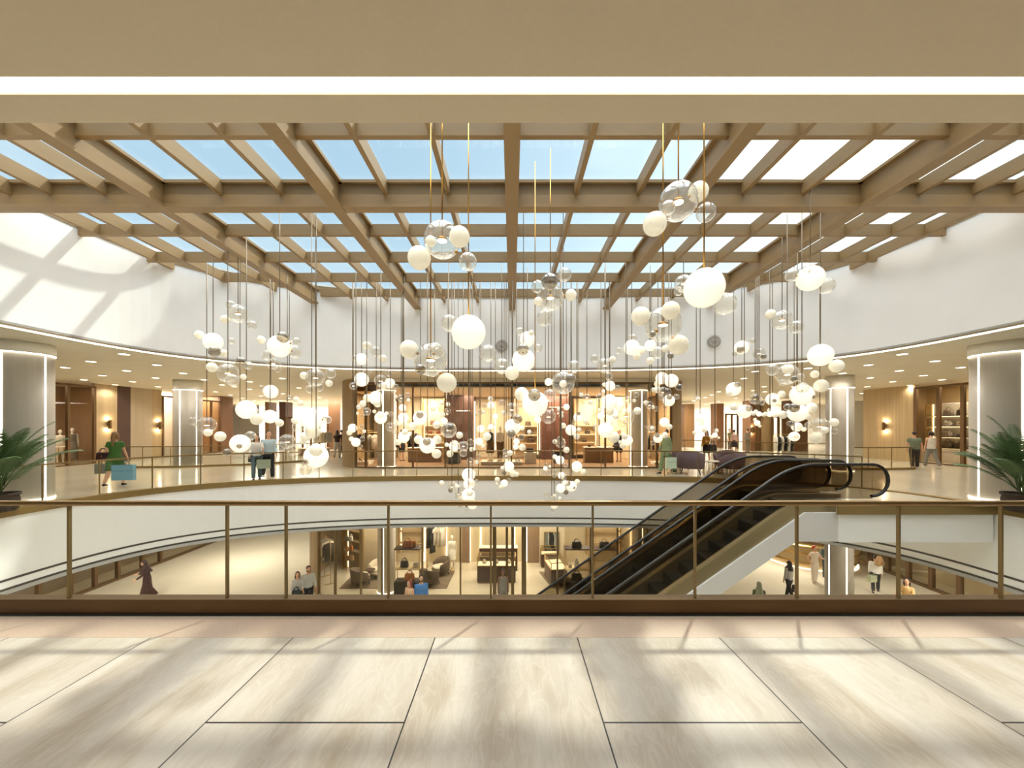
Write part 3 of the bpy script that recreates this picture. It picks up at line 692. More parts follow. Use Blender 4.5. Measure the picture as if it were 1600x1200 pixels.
# ================================================================ escalators
SL=.70; XT=6.55; XB=XT+LOWZ/SL
def nose(x):
    if x>XT: return 0.
    if x<XB: return LOWZ
    return (x-XT)*SL
def clad_path(h,flat,x0,x1):
    xs=sorted(set([x0,XB+(-h)*0,x1,XT+(flat-h)/SL]+[x0+(x1-x0)*i/30 for i in range(31)]))
    return [(x,0,max(LOWZ,min((x-XT)*SL+h,flat))) for x in xs]
def smooth_path(h,x0,x1,rad=.5):
    """path parallel to the step line at height h, softened at both kinks"""
    pts=[]
    def k(x):
        # smoothed nosing height by averaging over +-rad
        n=9; return sum(nose(x+rad*(2*i/(n-1)-1)) for i in range(n))/n
    N=70
    for i in range(N+1):
        x=x0+(x1-x0)*i/N; pts.append((x,0,k(x)+h))
    return pts
def escalator(label,yc,xend,inner=.5):
    t=thing('escalator',label,'escalator',(0,yc,0)); xl=XB-2.2
    # truss: pale cladding on both sides and below
    prof=[]
    for nm,yy in (('cladding',-inner-.22),('cladding',inner+.14)):
        up=[(x,y,max(z,LOWZ+.35)) for x,y,z in clad_path(-.25,-.14,xl,7.6)]; lo=[(p[0],0,max(LOWZ,min((p[0]-XT)*SL-.75,-.8))) for p in up]
        m=MB(); a=[(p[0],yy,p[2]) for p in up]; b=[(p[0],yy,max(p[2],LOWZ-.0)) for p in lo]; a2=[(x,y+.08,z) for x,y,z in a]; b2=[(x,y+.08,z) for x,y,z in b]
        rings=[[a[i],a2[i],b2[i],b[i]] for i in range(len(a))]
        obj(nm,m.loft(rings,True,True,smooth=False),mat('escalator_cladding','#d3cfcd',.5),t)
    lo=clad_path(-.75,-.8,xl,7.6); rings=[[(p[0],-inner-.2,max(p[2],LOWZ)),(p[0],inner+.2,max(p[2],LOWZ)),(p[0],inner+.2,max(p[2],LOWZ)+.04),(p[0],-inner-.2,max(p[2],LOWZ)+.04)] for p in lo]
    obj('soffit',MB().loft(rings,True,True,smooth=False),MATS['escalator_cladding'],t)
    # steps
    n=20; run=(XT-XB)/n
    for i in range(n):
        x1=XT-i*run; z=-(i+.0)*run*SL-run*SL
        m=MB().box(x1-run,x1+.01,-.46,.46,z-.02,z); m.box(x1-.012,x1,-.46,.46,z,z+run*SL)
        obj('step',m,STEPM,t)
    obj('landing_plate',MB().box(XT,xend-.6,-.47,.47,-.03,.012),mat('landing_metal','#7d7364',.4,.7,noise=30,dark=.85),t)
    obj('landing_plate',MB().box(xl,XB,-.47,.47,LOWZ,LOWZ+.012),MATS['landing_metal'],t)
    for sd in (-1,1):
        yy=sd*(inner+.06)
        # skirt and deck band
        up=smooth_path(.10,xl,xend-.35,.35); lo2=smooth_path(-.32,xl,xend-.35,.35)
        rings=[[(a[0],yy-.10,a[2]),(a[0],yy+.10,a[2]),(a[0],yy+.10,b[2]),(a[0],yy-.10,b[2])] for a,b in zip(up,lo2)]
        obj('skirt_deck',MB().loft(rings,True,True,smooth=False),mat('escalator_bronze','#9b8a66',.35,.6,noise=1,dark=.85),t)
        hr=smooth_path(.95,xl+.2,xend-.37)
        gl=MB(); a=[(p[0],yy,p[2]-.02) for p in hr]; b=[(p[0],yy,p[2]-.80) for p in hr]
        gl.loft([[(p[0],yy-.006,p[2]),(p[0],yy+.006,p[2]),(q[0],yy+.006,q[2]),(q[0],yy-.006,q[2])] for p,q in zip(a,b)],True,True,smooth=False)
        gx=hr[-1][0]; gz=hr[-1][2]-.37; fan=[(gx+.36*cos(pi/2-pi*i/12),gz+.36*sin(pi/2-pi*i/12)) for i in range(13)]
        gl.add([(x,yy-.006,z) for x,z in fan]+[(x,yy+.006,z) for x,z in fan],[tuple(range(13)),tuple(range(25,12,-1))])
        obj('glass_side',gl,GDARK,t)
        pts=[(p[0],yy,p[2]) for p in hr]; ex,ez=pts[-1][0],pts[-1][2]-.37
        for i in range(1,11):
            an=pi/2-pi*i/10*1.02; pts.append((ex+.37*cos(an),yy,ez+.37*sin(an)))
        ex0,ez0=pts[0][0],pts[0][2]-.37; pre=[]
        for i in range(10,0,-1):
            an=pi/2+pi*i/10; pre.append((ex0+.37*cos(an),yy,ez0+.37*sin(an)))
        obj('handrail',MB().tube(pre+pts,(.04,.034),10),RUBBER,t)
        obj('newel_glass',MB().tube([(ex-.01,yy,ez),(ex+.0,yy,ez)],.01,6),GDARK,t)
    return t
escalator('nearer of the two dark glass-sided escalators rising to the deck',9.42,8.75,.43)
escalator('further of the two dark glass-sided escalators, behind its twin',10.76,8.5,.43)
# landing that carries the escalator heads
lp=MB().box(7.45,10.93,8.72,11.55,-.80,-.06); struct('floor_landing_slab',lp,PLASTER)
struct('floor_landing',MB().box(7.45,10.98,8.68,11.55,-.058,-.002),FLOORD)
struct('trim_landing',MB().box(7.35,10.95,8.655,8.70,-.16,.03),FASBAND)
tag(obj('landing_kerb',MB().bev(8.2,10.4,8.66,8.78,.03,.14,.02),FASBAND),'bronze kerb along the front of the escalator landing','kerb')
# ================================================================ people
def cmat(hexc,rough=.8): return mat('cloth_'+hexc.strip('#'),hexc,rough,noise=25,dark=.85)
def smat(hexc): return mat('skin_'+hexc.strip('#'),hexc,.5)
def remesh(mb,name,vox,sm=6):
    me=mb.mesh('tmp'); o=bpy.data.objects.new('tmp',me); COL.objects.link(o)
    r=o.modifiers.new('r','REMESH'); r.mode='VOXEL'; r.voxel_size=vox; r.use_smooth_shade=True
    s=o.modifiers.new('s','SMOOTH'); s.factor=.5; s.iterations=sm
    dg=bpy.context.evaluated_depsgraph_get(); dg.update()
    out=bpy.data.meshes.new_from_object(o.evaluated_get(dg)); out.name=name
    bpy.data.objects.remove(o); bpy.data.meshes.remove(me); return out
def ell(c,rx,ry,n=16): return [(c[0]+rx*cos(2*pi*j/n),c[1]+ry*sin(2*pi*j/n),c[2]) for j in range(n)]
def meshjoin(me,mb):
    bm=bmesh.new(); bm.from_mesh(me); me2=mb.mesh('t'); bm.from_mesh(me2); bm.to_mesh(me); bm.free(); bpy.data.meshes.remove(me2)
    me.polygons.foreach_set('use_smooth',[True]*len(me.polygons)); return me
def person(label,loc,rz,H=1.65,skin='#d9a98a',hair=('short','#241a14'),top=('#888888',2),bottom=('trousers','#222222'),shoes='#1c1a1a',
           arms=((.05,.1,.2),(.05,.1,.2)),legs=((0,0),(0,0)),lean=0.,face=True,name='person',cat='person',hem=None,female=True,headturn=0.,hands=True,group=None):
    """faces -Y before rz; arms/legs: right (x<0) then left (x>0): (forward, outward, elbow) and (swing, knee)"""
    s=H/1.75; t=thing(name,label,cat,loc,rz,group); t.scale=(s,s,s)
    sw=.158 if female else .182
    def T(p):
        p=Vector(p)
        if p.z<=.95: return p
        a=lean; d=p.z-.95; return Vector((p.x,p.y*cos(a)-d*sin(a),.95+d*cos(a)+p.y*sin(a)))
    def dv(a,b,sd): return Vector((sd*sin(b),-sin(a)*cos(b),-cos(a)*cos(b)))
    J={}
    low=1e9
    for i,sd in enumerate((-1,1)):
        a,k=legs[i]; hip=Vector((sd*.088,0,.92)); kn=hip+.435*dv(a,.02,sd); an=kn+.42*dv(a-k,0,sd); J[('hip',sd)]=hip; J[('kn',sd)]=kn; J[('an',sd)]=an; low=min(low,an.z)
        a,b,e=arms[i]; sh=Vector((sd*sw,0,1.40)); el=sh+.285*dv(a,b,sd); wr=el+.245*dv(a+e,b*.3,sd); J[('sh',sd)]=sh; J[('el',sd)]=el; J[('wr',sd)]=wr
        J[('hd',sd)]=wr+.085*dv(a+e,b*.1,sd); J[('hdir',sd)]=dv(a+e*1.1,b*.1,sd)
    dz=.075-low
    up=Vector((0,0,dz)); 
    for k in list(J):
        if k[0]!='hdir':
            J[k]=J[k]+up
            if k[0] in('sh','el','wr','hd'): J[k]=T(J[k])
    def V(x,y,z): return tuple(T(Vector((x,y,z+dz))))
    def torso(m,g,z0=.86,z1=1.47,flare=0):
        prof=[(.84,.15,.105),(.92,.165,.115),(1.0,.145 if female else .155,.1),(1.08,.128 if female else .15,.092),(1.18,.138 if female else .163,.1),(1.3,.152 if female else .175,.112),(1.38,.142 if female else .165,.1),(1.435,.095,.078),(1.475,.062,.06)]
        rings=[]
        for z,rx,ry in prof:
            if z<z0-.001 or z>z1+.001: continue
            c=Vector((0,-.005 if 1.15<z<1.4 and female else 0,z)); ring=[T(Vector((x,y,zz+dz))) for x,y,zz in ell(c,rx+g,ry+g)]
            rings.append([tuple(q) for q in ring])
        m.loft(rings); return m
    body=MB(); torso(body,0)
    body.tube([V(0,.005,1.42),V(0,-.005,1.55)],[.055,.05],12)
    hc=Vector((0,-.02,1.632)); body.tube([V(0,-.04,1.56),V(0,-.035,1.575)],[.035,.05],10)
    body.loft([[tuple(T(Vector((x,y,z+dz)))) for x,y,z in ell((0,yy,z),rx,ry)] for z,rx,ry,yy in ((1.525,.028,.03,-.065),(1.55,.052,.062,-.042),(1.59,.066,.083,-.028),(1.64,.074,.095,-.018),(1.69,.072,.092,-.012),(1.73,.05,.066,-.01),(1.75,.018,.025,-.01))])
    for sd in (-1,1):
        body.tube([J[('sh',sd)]+Vector((-sd*.05,0,-.0)),J[('sh',sd)],J[('sh',sd)].lerp(J[('el',sd)],.45),J[('el',sd)],J[('el',sd)].lerp(J[('wr',sd)],.35),J[('wr',sd)]],[.05,.05,.046,.037,.038,.025],10)
        body.tube([J[('wr',sd)],J[('wr',sd)].lerp(J[('hd',sd)],.5),J[('hd',sd)]],[(.018,.026),(.018,.038),(.015,.037)],8)
        body.tube([J[('hip',sd)]+Vector((0,0,.02)),J[('hip',sd)].lerp(J[('kn',sd)],.4),J[('kn',sd)],J[('kn',sd)].lerp(J[('an',sd)],.35),J[('an',sd)]],[.088,.078,.053,.055,.034],12)
        an=J[('an',sd)]; body.tube([an+Vector((0,.04,-.045)),an+Vector((0,-.05,-.045)),an+Vector((0,-.14,-.06))],[(.032,.03),(.038,.028),(.034,.015)],8)
        e=T(Vector((sd*.076,-.005,1.63+dz))); body.ball(tuple(e),(.012,.02,.032),8,6)
    me=remesh(body,'body',.0145)
    ex=MB()
    nz=T(Vector((0,-.118,1.622+dz))); ex.loft([ell(tuple(nz+Vector((0,.012,.03))),.008,.01,8),ell(tuple(nz+Vector((0,.0,.0))),.014,.016,8),ell(tuple(nz+Vector((0,.006,-.012))),.01,.012,8)])
    if hands:
        for sd in (-1,1):
            d=J[('hdir',sd)].normalized(); o=J[('hd',sd)]; fw=Vector((0,-1,0)); side=(fw-d*fw.dot(d))
            side=side.normalized() if side.length>.1 else Vector((0,0,1)); inn=Vector((-sd,0,0))
            for k,ln in ((-1.5,.062),(-.5,.072),(.5,.078),(1.5,.07)):
                b=o-side*(k*-.018)-d*.012; ex.tube([b,b+d*ln*.5+inn*.006,b+d*ln*.85+inn*.024,b+d*ln+inn*.034],[.0095,.009,.008,.006],6)
            b=J[('wr',sd)].lerp(o,.35)+side*.03; ex.tube([b,b+d*.03+side*.022+inn*.01,b+d*.062+side*.026+inn*.022],[.012,.0105,.008],6)
    meshjoin(me,ex); obj('body',me,smat(skin),t)
    if face:
        for sd in (-1,1):
            c=T(Vector((sd*.031,-.103,1.648+dz))); obj('eye',MB().ball(tuple(c),(.013,.008,.008),8,6),BLACK,t)
        c=T(Vector((0,-.113,1.585+dz))); obj('mouth',MB().ball(tuple(c),(.022,.009,.007),8,6),mat('lips','#a8605a',.5),t)
    # ---- clothes
    if top:
        th,sl=top[0],top[1]; kind=top[2] if len(top)>2 else 'shirt'
        z0={'shirt':.9,'crop':1.02,'coat':.84}.get(kind,.9)
        m=MB(); torso(m,.018 if kind!='coat' else .03,.84 if z0<.9 else z0-.05)
        if kind=='coat' or hem:
            hz=hem or .62; m.loft([[V(x,y,z) for x,y,z in ell((0,0,zz),rx,ry)] for zz,rx,ry in ((1.1,.15,.115),(.92,.19,.145),(hz,.205,.165))])
        for sd in (-1,1):
            sh,el,wr=J[('sh',sd)],J[('el',sd)],J[('wr',sd)]
            if sl>=1: m.tube([sh+Vector((-sd*.06,0,0)),sh,sh.lerp(el,.55)]+([el] if sl>=2 else []),[.058,.062,.056]+([.052] if sl>=2 else []),10)
            if sl>=2: m.tube([el,el.lerp(wr,.5),wr.lerp(el,.06)],[.052,.048,.04],10)
        obj('top' if kind!='coat' else 'coat',remesh(m,'top',.015),cmat(th),t)
    bk=bottom[0]
    if bk in('trousers','wide','shorts'):
        m=MB(); torso(m,.012,.84,.97 if not(top and len(top)>2 and top[2]=='crop') else 1.08)
        g=.014 if bk!='wide' else .03
        for sd in (-1,1):
            h,k,a=J[('hip',sd)],J[('kn',sd)],J[('an',sd)]
            seq=[h+Vector((0,0,.03)),h.lerp(k,.4),k]+([k.lerp(a,.4),a+Vector((0,0,.02))] if bk!='shorts' else [])
            m.tube(seq,[.1+g*.5,.084+g,.06+g,.058+g,.046+g*1.3][:len(seq)],12)
        obj('trousers',remesh(m,'trousers',.015),cmat(bottom[1]),t)
    elif bk in('skirt','robe'):
        hz=bottom[2]; fl=bottom[3] if len(bottom)>3 else .2
        sway=(J[('kn',-1)]+J[('kn',1)])*.5
        m=MB().loft([[ (x,y+sway.y*(1.0-zz)*.8,z) for x,y,z in [V(*q) for q in ell((0,0,zz),rx,ry,24)]] for zz,rx,ry in ((1.06,.142,.108),(.97,.165,.125),(.88,.18,.14),((.88+hz)/2,(.18+fl)/2,(.14+fl*.85)/2),(hz,fl,fl*.85))],True,True)
        for sd in (-1,1):
            h,k,a=J[('hip',sd)],J[('kn',sd)],J[('an',sd)]; hzz=hz+dz; seq=[h]
            if k.z>hzz: seq+=[k]; q=k.lerp(a,min(1,(k.z-hzz)/max(.01,k.z-a.z)))
            else: q=h.lerp(k,(h.z-hzz)/max(.01,h.z-k.z))
            seq.append(q); m.tube(seq,[.115]+[.1]*(len(seq)-1),12)
        obj('skirt' if bk=='skirt' else 'robe',remesh(m,'skirt',.016),cmat(bottom[1]),t)
    if shoes:
        for sd in (-1,1):
            an=J[('an',sd)]; m=MB().tube([an+Vector((0,.05,-.035)),an+Vector((0,.03,-.04)),an+Vector((0,-.06,-.045)),an+Vector((0,-.13,-.058)),an+Vector((0,-.165,-.062))],[(.03,.034),(.042,.036),(.046,.034),(.042,.02),(.02,.012)],10)
            obj('shoe',m,cmat(shoes,.4),t)
    # ---- hair
    hk,hh=hair[0],hair[1]
    m=MB()
    if hk!='bald':
        c=T(Vector((0,.008,1.668+dz))); m.ball(tuple(c),(.086,.102,.098),14,10)
        if hk=='long':
            m.tube([V(0,.035,1.70),V(0,.06,1.58),V(0,.075,1.42),V(0,.085,1.27)],[(.07,.055),(.085,.045),(.085,.032),(.05,.018)],12)
            for sd in (-1,1): m.tube([V(sd*.06,0,1.69),V(sd*.082,.01,1.58),V(sd*.085,.02,1.43)],[.03,.03,.018],8)
        if hk=='bob':
            for sd in (-1,1): m.tube([V(sd*.06,.02,1.69),V(sd*.082,.02,1.6),V(sd*.075,.02,1.54)],[.035,.035,.02],8)
            m.tube([V(0,.05,1.7),V(0,.085,1.6),V(0,.075,1.53)],[(.075,.05),(.08,.04),(.06,.025)],10)
        if hk=='bun': m.ball(tuple(T(Vector((0,.09,1.74+dz)))),.045,10,8)
        if hk in('hijab','shawl'):
            m.tube([V(0,.03,1.70),V(0,.04,1.58),V(0,.02,1.47),V(0,.0,1.36 if hk=='hijab' else 1.2)],[(.085,.08),(.095,.09),(.14,.115),(.2,.15) if hk=='hijab' else (.24,.19)],16)
            m.tube([V(0,-.05,1.50),V(0,-.07,1.42)],[(.07,.05),(.1,.05)],12)
        if len(hair)>2: m2=MB().tube([V(-.066,-.03,1.60),V(-.055,-.062,1.567),V(0,-.088,1.545),V(.055,-.062,1.567),V(.066,-.03,1.60)],[(.014,.03),(.018,.03),(.02,.028),(.018,.03),(.014,.03)],8); obj('beard',m2,cmat(hh),t)
        # carve the face: keep only what lies behind the face plane
        hm=remesh(m,'hair',.015,4)
        bm=bmesh.new(); bm.from_mesh(hm); zc=1.50+dz
        pc=T(Vector((0,-.02,1.64+dz)))
        kill=[v for v in bm.verts if v.co.y<pc.y-.048 and v.co.z<pc.z+.062 and v.co.z>pc.z-.12 and abs(v.co.x)<.075]
        bmesh.ops.delete(bm,geom=kill,context='VERTS'); bm.to_mesh(hm); bm.free()
        hm.polygons.foreach_set('use_smooth',[True]*len(hm.polygons))
        obj('headscarf' if hk in('hijab','shawl') else 'hair',hm,cmat(hh,.6 if hk in('hijab','shawl') else .45),t)
    M=Matrix.Translation(loc)@Matrix.Rotation(rz,4,'Z')@Matrix.Scale(s,4)
    return {sd:M@(J[('hd',sd)]+J[('hdir',sd)]*.03) for sd in (-1,1)},M@T(Vector((0,0,1.3+dz))),t
# ================================================================ shop furniture builders
def rrect(w,d,z,r,cx=0,cy=0):
    r=min(r,w*.49,d*.49); o=[]
    for sx,sy,a0 in ((1,1,0),(-1,1,90),(-1,-1,180),(1,-1,270)):
        for k in range(4):
            a=R(a0+30*k); o.append((cx+sx*(w/2-r)+r*cos(a),cy+sy*(d/2-r)+r*sin(a),z))
    return o
LEATH={}
def leather(h): return mat('leather_'+h.strip('#'),h,.4,noise=50,dark=.85)
def handbag(label,loc,w=.34,h=.24,hexc='#5a4638',rz=0,d=None,group=None,handles=2,name='handbag'):
    d=d or w*.42; t=thing(name,label,'bag',loc,rz,group); m=leather(hexc)
    obj('body',MB().loft([rrect(w*.94,d*.9,0,.03),rrect(w,d,.02,.04),rrect(w*.98,d*.92,h*.5,.04),rrect(w*.9,d*.6,h*.93,.03),rrect(w*.86,d*.45,h,.02)]),m,t)
    for sd in ((-1,1) if handles==2 else (0,)):
        pts=[(w*.26*cos(pi*i/10),sd*d*.2,h*.92+h*.55*sin(pi*i/10)) for i in range(11)]
        obj('handle',MB().tube(pts,max(.008,w*.03),8),m,t)
    obj('flap',MB().bev(-w*.4,w*.4,-d*.48,-d*.40,h*.48,h*.9,.01),m,t)
    obj('clasp',MB().bev(-w*.07,w*.07,-d*.52,-d*.46,h*.5,h*.62,.006),BRASS,t)
    return t
def paper_bag(label,loc,w=.36,h=.40,hexc='#7fb3cf',rz=0,d=.14,group=None):
    t=thing('shopping_bag',label,'bag',loc,rz,group); m=mat('paper_'+hexc.strip('#'),hexc,.6,noise=6,dark=.93)
    a=[(-w/2,-d/2),(w/2,-d/2),(w/2,d/2),(-w/2,d/2)]; b=[(x*.98,y*.98) for x,y in a]
    mb=MB().loft([[(x,y,0) for x,y in a],[(x,y,h) for x,y in a],[(x,y,h) for x,y in b],[(x,y,.01) for x,y in b]],True,True,smooth=False); obj('body',mb,m,t)
    obj('fold_band',MB().box(-w/2-.002,w/2+.002,-d/2-.002,-d/2+.004,h*.60,h*.63),mat('paperband_'+hexc.strip('#'),'#4f86a3' if hexc=='#7fb3cf' else '#8b917f',.6),t)
    for sd in (-1,1):
        obj('handle',MB().tube([(w*.18*cos(pi*i/8),sd*d*.45,h+.13*sin(pi*i/8)) for i in range(9)],.007,6),CHARC,t)
    return t
def garment(label,loc,L=.95,w=.42,hexc='#8c8577',rz=0,sleeve=.5,name='hanging_shirt',group=None,d=.1):
    """clothes on a hanger: loc is the rail point"""
    t=thing(name,label,'clothing',loc,rz,group); m=cmat(hexc); mb=MB()
    mb.loft([rrect(w*.25,d*.5,-.10,.03),rrect(w*.62,d*.8,-.13,.04),rrect(w*.98,d,-.19,.05),rrect(w*.92,d,-.35,.05),rrect(w*.88,d*.95,-L*.55,.05),rrect(w*1.0,d*1.15,-L,.05)])
    obj('cloth',mb,m,t)
    if sleeve:
        for sd in (-1,1): obj('sleeve',MB().tube([(sd*w*.42,0,-.17),(sd*w*.54,0,-.3),(sd*w*.56,0,-.17-sleeve)],[.045,.05,.045],8),m,t)
    obj('hanger',MB().tube([(-w*.4,0,-.16),(0,0,-.075),(w*.4,0,-.16)],.008,6).tube([(0,0,-.08),(0,0,-.01),(.02,0,.015),(.0,0,.03)],.005,6),GOLDL,t)
    return t
def rack(label,loc,w,h,rz=0,name='clothes_rack'):
    t=thing(name,label,'clothes rack',loc,rz); m=GOLDL
    obj('rail',MB().tube([(-w/2,0,h),(w/2,0,h)],.014,8),m,t)
    for sd in (-1,1):
        obj('upright',MB().tube([(sd*w/2,0,.02),(sd*w/2,0,h)],.014,8),m,t)
        obj('foot',MB().bev(sd*w/2-.03,sd*w/2+.03,-.25,.25,0,.03,.01),m,t)
    return t
def mannequin(label,loc,top,skirt,hemz,rz=0,H=1.7,skin='#e9e2d6',hair='bald',sl=0,plinth=0,name='mannequin',bottom='skirt'):
    _,_,t=person(label,(loc[0],loc[1],loc[2]+.02),rz,H,skin=skin,hair=(hair,'#e9e2d6'),top=(top,sl),bottom=(bottom,skirt,hemz,.22) if bottom=='skirt' else (bottom,skirt),shoes=None,face=False,name=name,cat='mannequin',arms=((.1,.16,.25),(-.05,.14,.2)))
    obj('stand',MB().lathe([(.17,-.02),(.17,-.005),(.015,-.003),(.012,.12)],20),GOLDL,t); return t
def shelf_unit(label,x0,x1,y,z0,z1,levels,depth=.35,back='#d8c098',group=None,rz=0,loc=None,name='display_shelf',board=None):
    """lit wall shelving; local frame centred, front towards -Y"""
    w=x1-x0; t=thing(name,label,'shelves',loc or ((x0+x1)/2,y,z0),rz,group); h=z1-z0
    obj('back_panel',MB().box(-w/2,w/2,depth-.03,depth,0,h),mat('shelfback_'+back.strip('#'),back,.5,noise=1.5,dark=.9),t)
    for sd in (-1,1):
        obj('side_panel',MB().box(sd*w/2-.025,sd*w/2+.025,0,depth,0,h),GOLDL,t)
        obj('light_strip',MB().box(sd*(w/2-.05)-.012,sd*(w/2-.05)+.012,depth-.05,depth-.03,.02,h-.02),LEDW,t)
    for z in levels:
        obj('shelf',MB().bev(-w/2+.03,w/2-.03,.0,depth-.03,z-.025,z,.006),board or WOODL,t)
        obj('shelf_light',MB().box(-w/2+.05,w/2-.05,depth-.07,depth-.045,z-.04,z-.027),LEDW,t)
    return t
def armchair(label,loc,rz,hexc='#6f5a62',inner=None,s=1,group=None,legc=None):
    t=thing('armchair',label,'armchair',loc,rz,group); t.scale=(s,s,s)
    m=mat('velvet_'+hexc.strip('#'),hexc,.75,noise=30,dark=.85); mi=mat('velvet_'+inner.strip('#'),inner,.8,noise=30,dark=.9) if inner else m
    # wrap-around back shell: front faces -Y
    def shell(r,th,z0,z1,hf):
        rings=[]
        for i in range(21):
            a=R(-35)+R(250)*i/20; k=abs(i-10)/10; top=z1-(z1-hf)*k**2
            c,s_=cos(a),sin(a)
            rings.append([(r*c,r*.95*s_,z0),(r*1.04*c,r*s_,(z0+top)/2),(r*1.1*c,r*1.04*s_,top-.02),((r*1.1-th*.5)*c,(r*1.04-th*.5)*s_,top),((r*1.1-th)*c,(r*1.04-th)*s_,top-.02),((r-th)*c,(r*.95-th)*s_,(z0+top)/2),((r-th)*c,(r*.95-th)*s_,z0)])
        return MB().loft(rings,True,True)
    obj('backrest',shell(.42,.1,.2,.78,.55),m,t)
    obj('seat',MB().loft([rrect(.66,.66,.2,.2,0,-.04),rrect(.72,.72,.24,.22,0,-.04),rrect(.72,.72,.3,.22,0,-.04),rrect(.66,.66,.33,.2,0,-.04)]),m,t)
    obj('seat_cushion',MB().loft([rrect(.56,.58,.33,.16,0,-.06),rrect(.62,.64,.37,.2,0,-.06),rrect(.6,.62,.42,.18,0,-.06),rrect(.45,.48,.445,.14,0,-.06)]),mi,t)
    for sx,sy in ((-1,-1),(1,-1),(-1,1),(1,1)):
        obj('leg',MB().tube([(sx*.24,sy*.24-.03,.22),(sx*.3,sy*.3-.03,.0)],[.025,.012],8),legc or BLACK,t)
    return t
def round_table(label,loc,r,h,topm,n=3):
    t=thing('side_table',label,'table',loc); obj('tabletop',MB().lathe([(r*.96,h-.03),(r,h-.02),(r,h-.005),(r*.97,h)],28),topm,t)
    for i in range(n):
        a=2*pi*i/n+.4; obj('leg',MB().tube([(r*.6*cos(a),r*.6*sin(a),h-.03),(r*.75*cos(a),r*.75*sin(a),0)],.014,8),GOLDL,t)
    return t
def vitrine(label,loc,w,d,hb,hg,rz=0):
    t=thing('display_case',label,'display case',loc,rz)
    obj('cabinet',MB().bev(-w/2,w/2,-d/2,d/2,.05,hb,.01),WOODD,t); obj('plinth',MB().box(-w/2+.03,w/2-.03,-d/2+.03,d/2-.03,0,.05),GOLDL,t)
    obj('tray',MB().box(-w/2+.02,w/2-.02,-d/2+.02,d/2-.02,hb,hb+.015),mat('tray_light','#f6ecd6',.5,emit=.5),t)
    obj('frame',frame_box(w,d,hb,hb+hg),GOLDL,t)
    for a,b,c,e in ((-w/2,w/2,-d/2,-d/2+.006),(-w/2,w/2,d/2-.006,d/2),(-w/2,-w/2+.006,-d/2,d/2),(w/2-.006,w/2,-d/2,d/2)): obj('glass_pane',MB().box(a,b,c,e,hb,hb+hg),GSHOP,t)
    obj('glass_top',MB().box(-w/2,w/2,-d/2,d/2,hb+hg-.006,hb+hg),GSHOP,t)
    return t
def frame_box(w,d,z0,z1,r=.014):
    m=MB()
    for sx in (-1,1):
        for sy in (-1,1): m.box(sx*w/2-r,sx*w/2+r,sy*d/2-r,sy*d/2+r,z0,z1)
    for z in (z0,z1):
        for sy in (-1,1): m.box(-w/2,w/2,sy*d/2-r,sy*d/2+r,z-r,z+r)
        for sx in (-1,1): m.box(sx*w/2-r,sx*w/2+r,-d/2,d/2,z-r,z+r)
    return m
def bust(label,loc,h=.3,rz=0):
    t=thing('necklace_bust',label,'display stand',loc,rz)
    obj('bust',MB().loft([ell((0,0,0),.09,.05),ell((0,0,h*.25),.11,.055),ell((0,0,h*.55),.12,.06),ell((0,0,h*.75),.06,.04),ell((0,0,h),.045,.035)]),WHITEM,t)
    obj('necklace',MB().tube([(.075*cos(a),-.055-.01*sin(a),h*.62-.09*(1-abs(cos(a)))) for a in [pi*i/12 for i in range(13)]],.008,6),BRASS,t); return t
def shoe_pair(label,loc,rz=0,hexc='#2a211d'):
    t=thing('high_heels',label,'shoes',loc,rz)
    for sd in (-.07,.07):
        s=obj('shoe',MB().tube([(sd,.1,.10),(sd,.03,.085),(sd,-.06,.03),(sd,-.13,.02)],[(.03,.03),(.032,.024),(.038,.02),(.02,.012)],10),leather(hexc),t)
        obj('heel',MB().tube([(0,.1,.09),(0,.115,0)],[.014,.007],6),leather(hexc),s,loc=(sd,0,0))
    return t
def plinth(label,x0,x1,y0,y1,z0,z1,m,name='display_plinth',cat='plinth'):
    w,d=x1-x0,y1-y0; t=thing(name,label,cat,((x0+x1)/2,(y0+y1)/2,z0))
    obj('body',MB().bev(-w/2+.02,w/2-.02,-d/2+.02,d/2-.02,0,z1-z0-.04,.01),m,t); obj('top_slab',MB().bev(-w/2,w/2,-d/2,d/2,z1-z0-.04,z1-z0,.01),MARBW if m is MARBW else mat('pale_top','#e8dcc6',.35),t); return t
def sconce(label,loc,rz):
    t=thing('wall_sconce',label,'wall lamp',loc,rz)
    for z in (-.27,.27):
        l=bpy.data.lights.new('sconce_lamp','POINT'); l.energy=5; l.color=(1,.8,.52); l.shadow_soft_size=.03; lo=bpy.data.objects.new('sconce_lamp',l); COL.objects.link(lo); lo.location=(0,.02,z); lo.parent=t
    obj('tube',MB().lathe([(.07,-.22),(.07,.22)],16,cap=False),BRONZE,t); obj('bracket',MB().box(-.03,.03,.04,.12,-.05,.05),BRONZE,t)
    for z in (-.2,.2): obj('lamp',MB().lathe([(.06,z-.005),(.06,z+.005)],14),emat('sconce_glow','#ffe0a6',14),t)
    return t
def footprint(xe,yf,r,yb,N=14):
    L_=[(-xe,yb)]+[(-xe+r-r*cos(pi/2*i/N),yf+r-r*sin(pi/2*i/N)) for i in range(N+1)]
    return L_+[(-x,y) for x,y in reversed(L_)]
def densify(pts,step=.05):
    o=[]
    for a,b in zip(pts,pts[1:]):
        n=max(1,int(hypot(b[0]-a[0],b[1]-a[1])/step)); o+=[(a[0]+(b[0]-a[0])*i/n,a[1]+(b[1]-a[1])*i/n) for i in range(n)]
    return o+[pts[-1]]
def idx_px(pts,px,left=None):
    best=min(range(len(pts)),key=lambda i:abs(PX(0,1)*0+HX+F*pts[i][0]/pts[i][1]-px)+ (0 if pts[i][1]<pts[len(pts)//2][1]+1.35 else 9e3)); return best

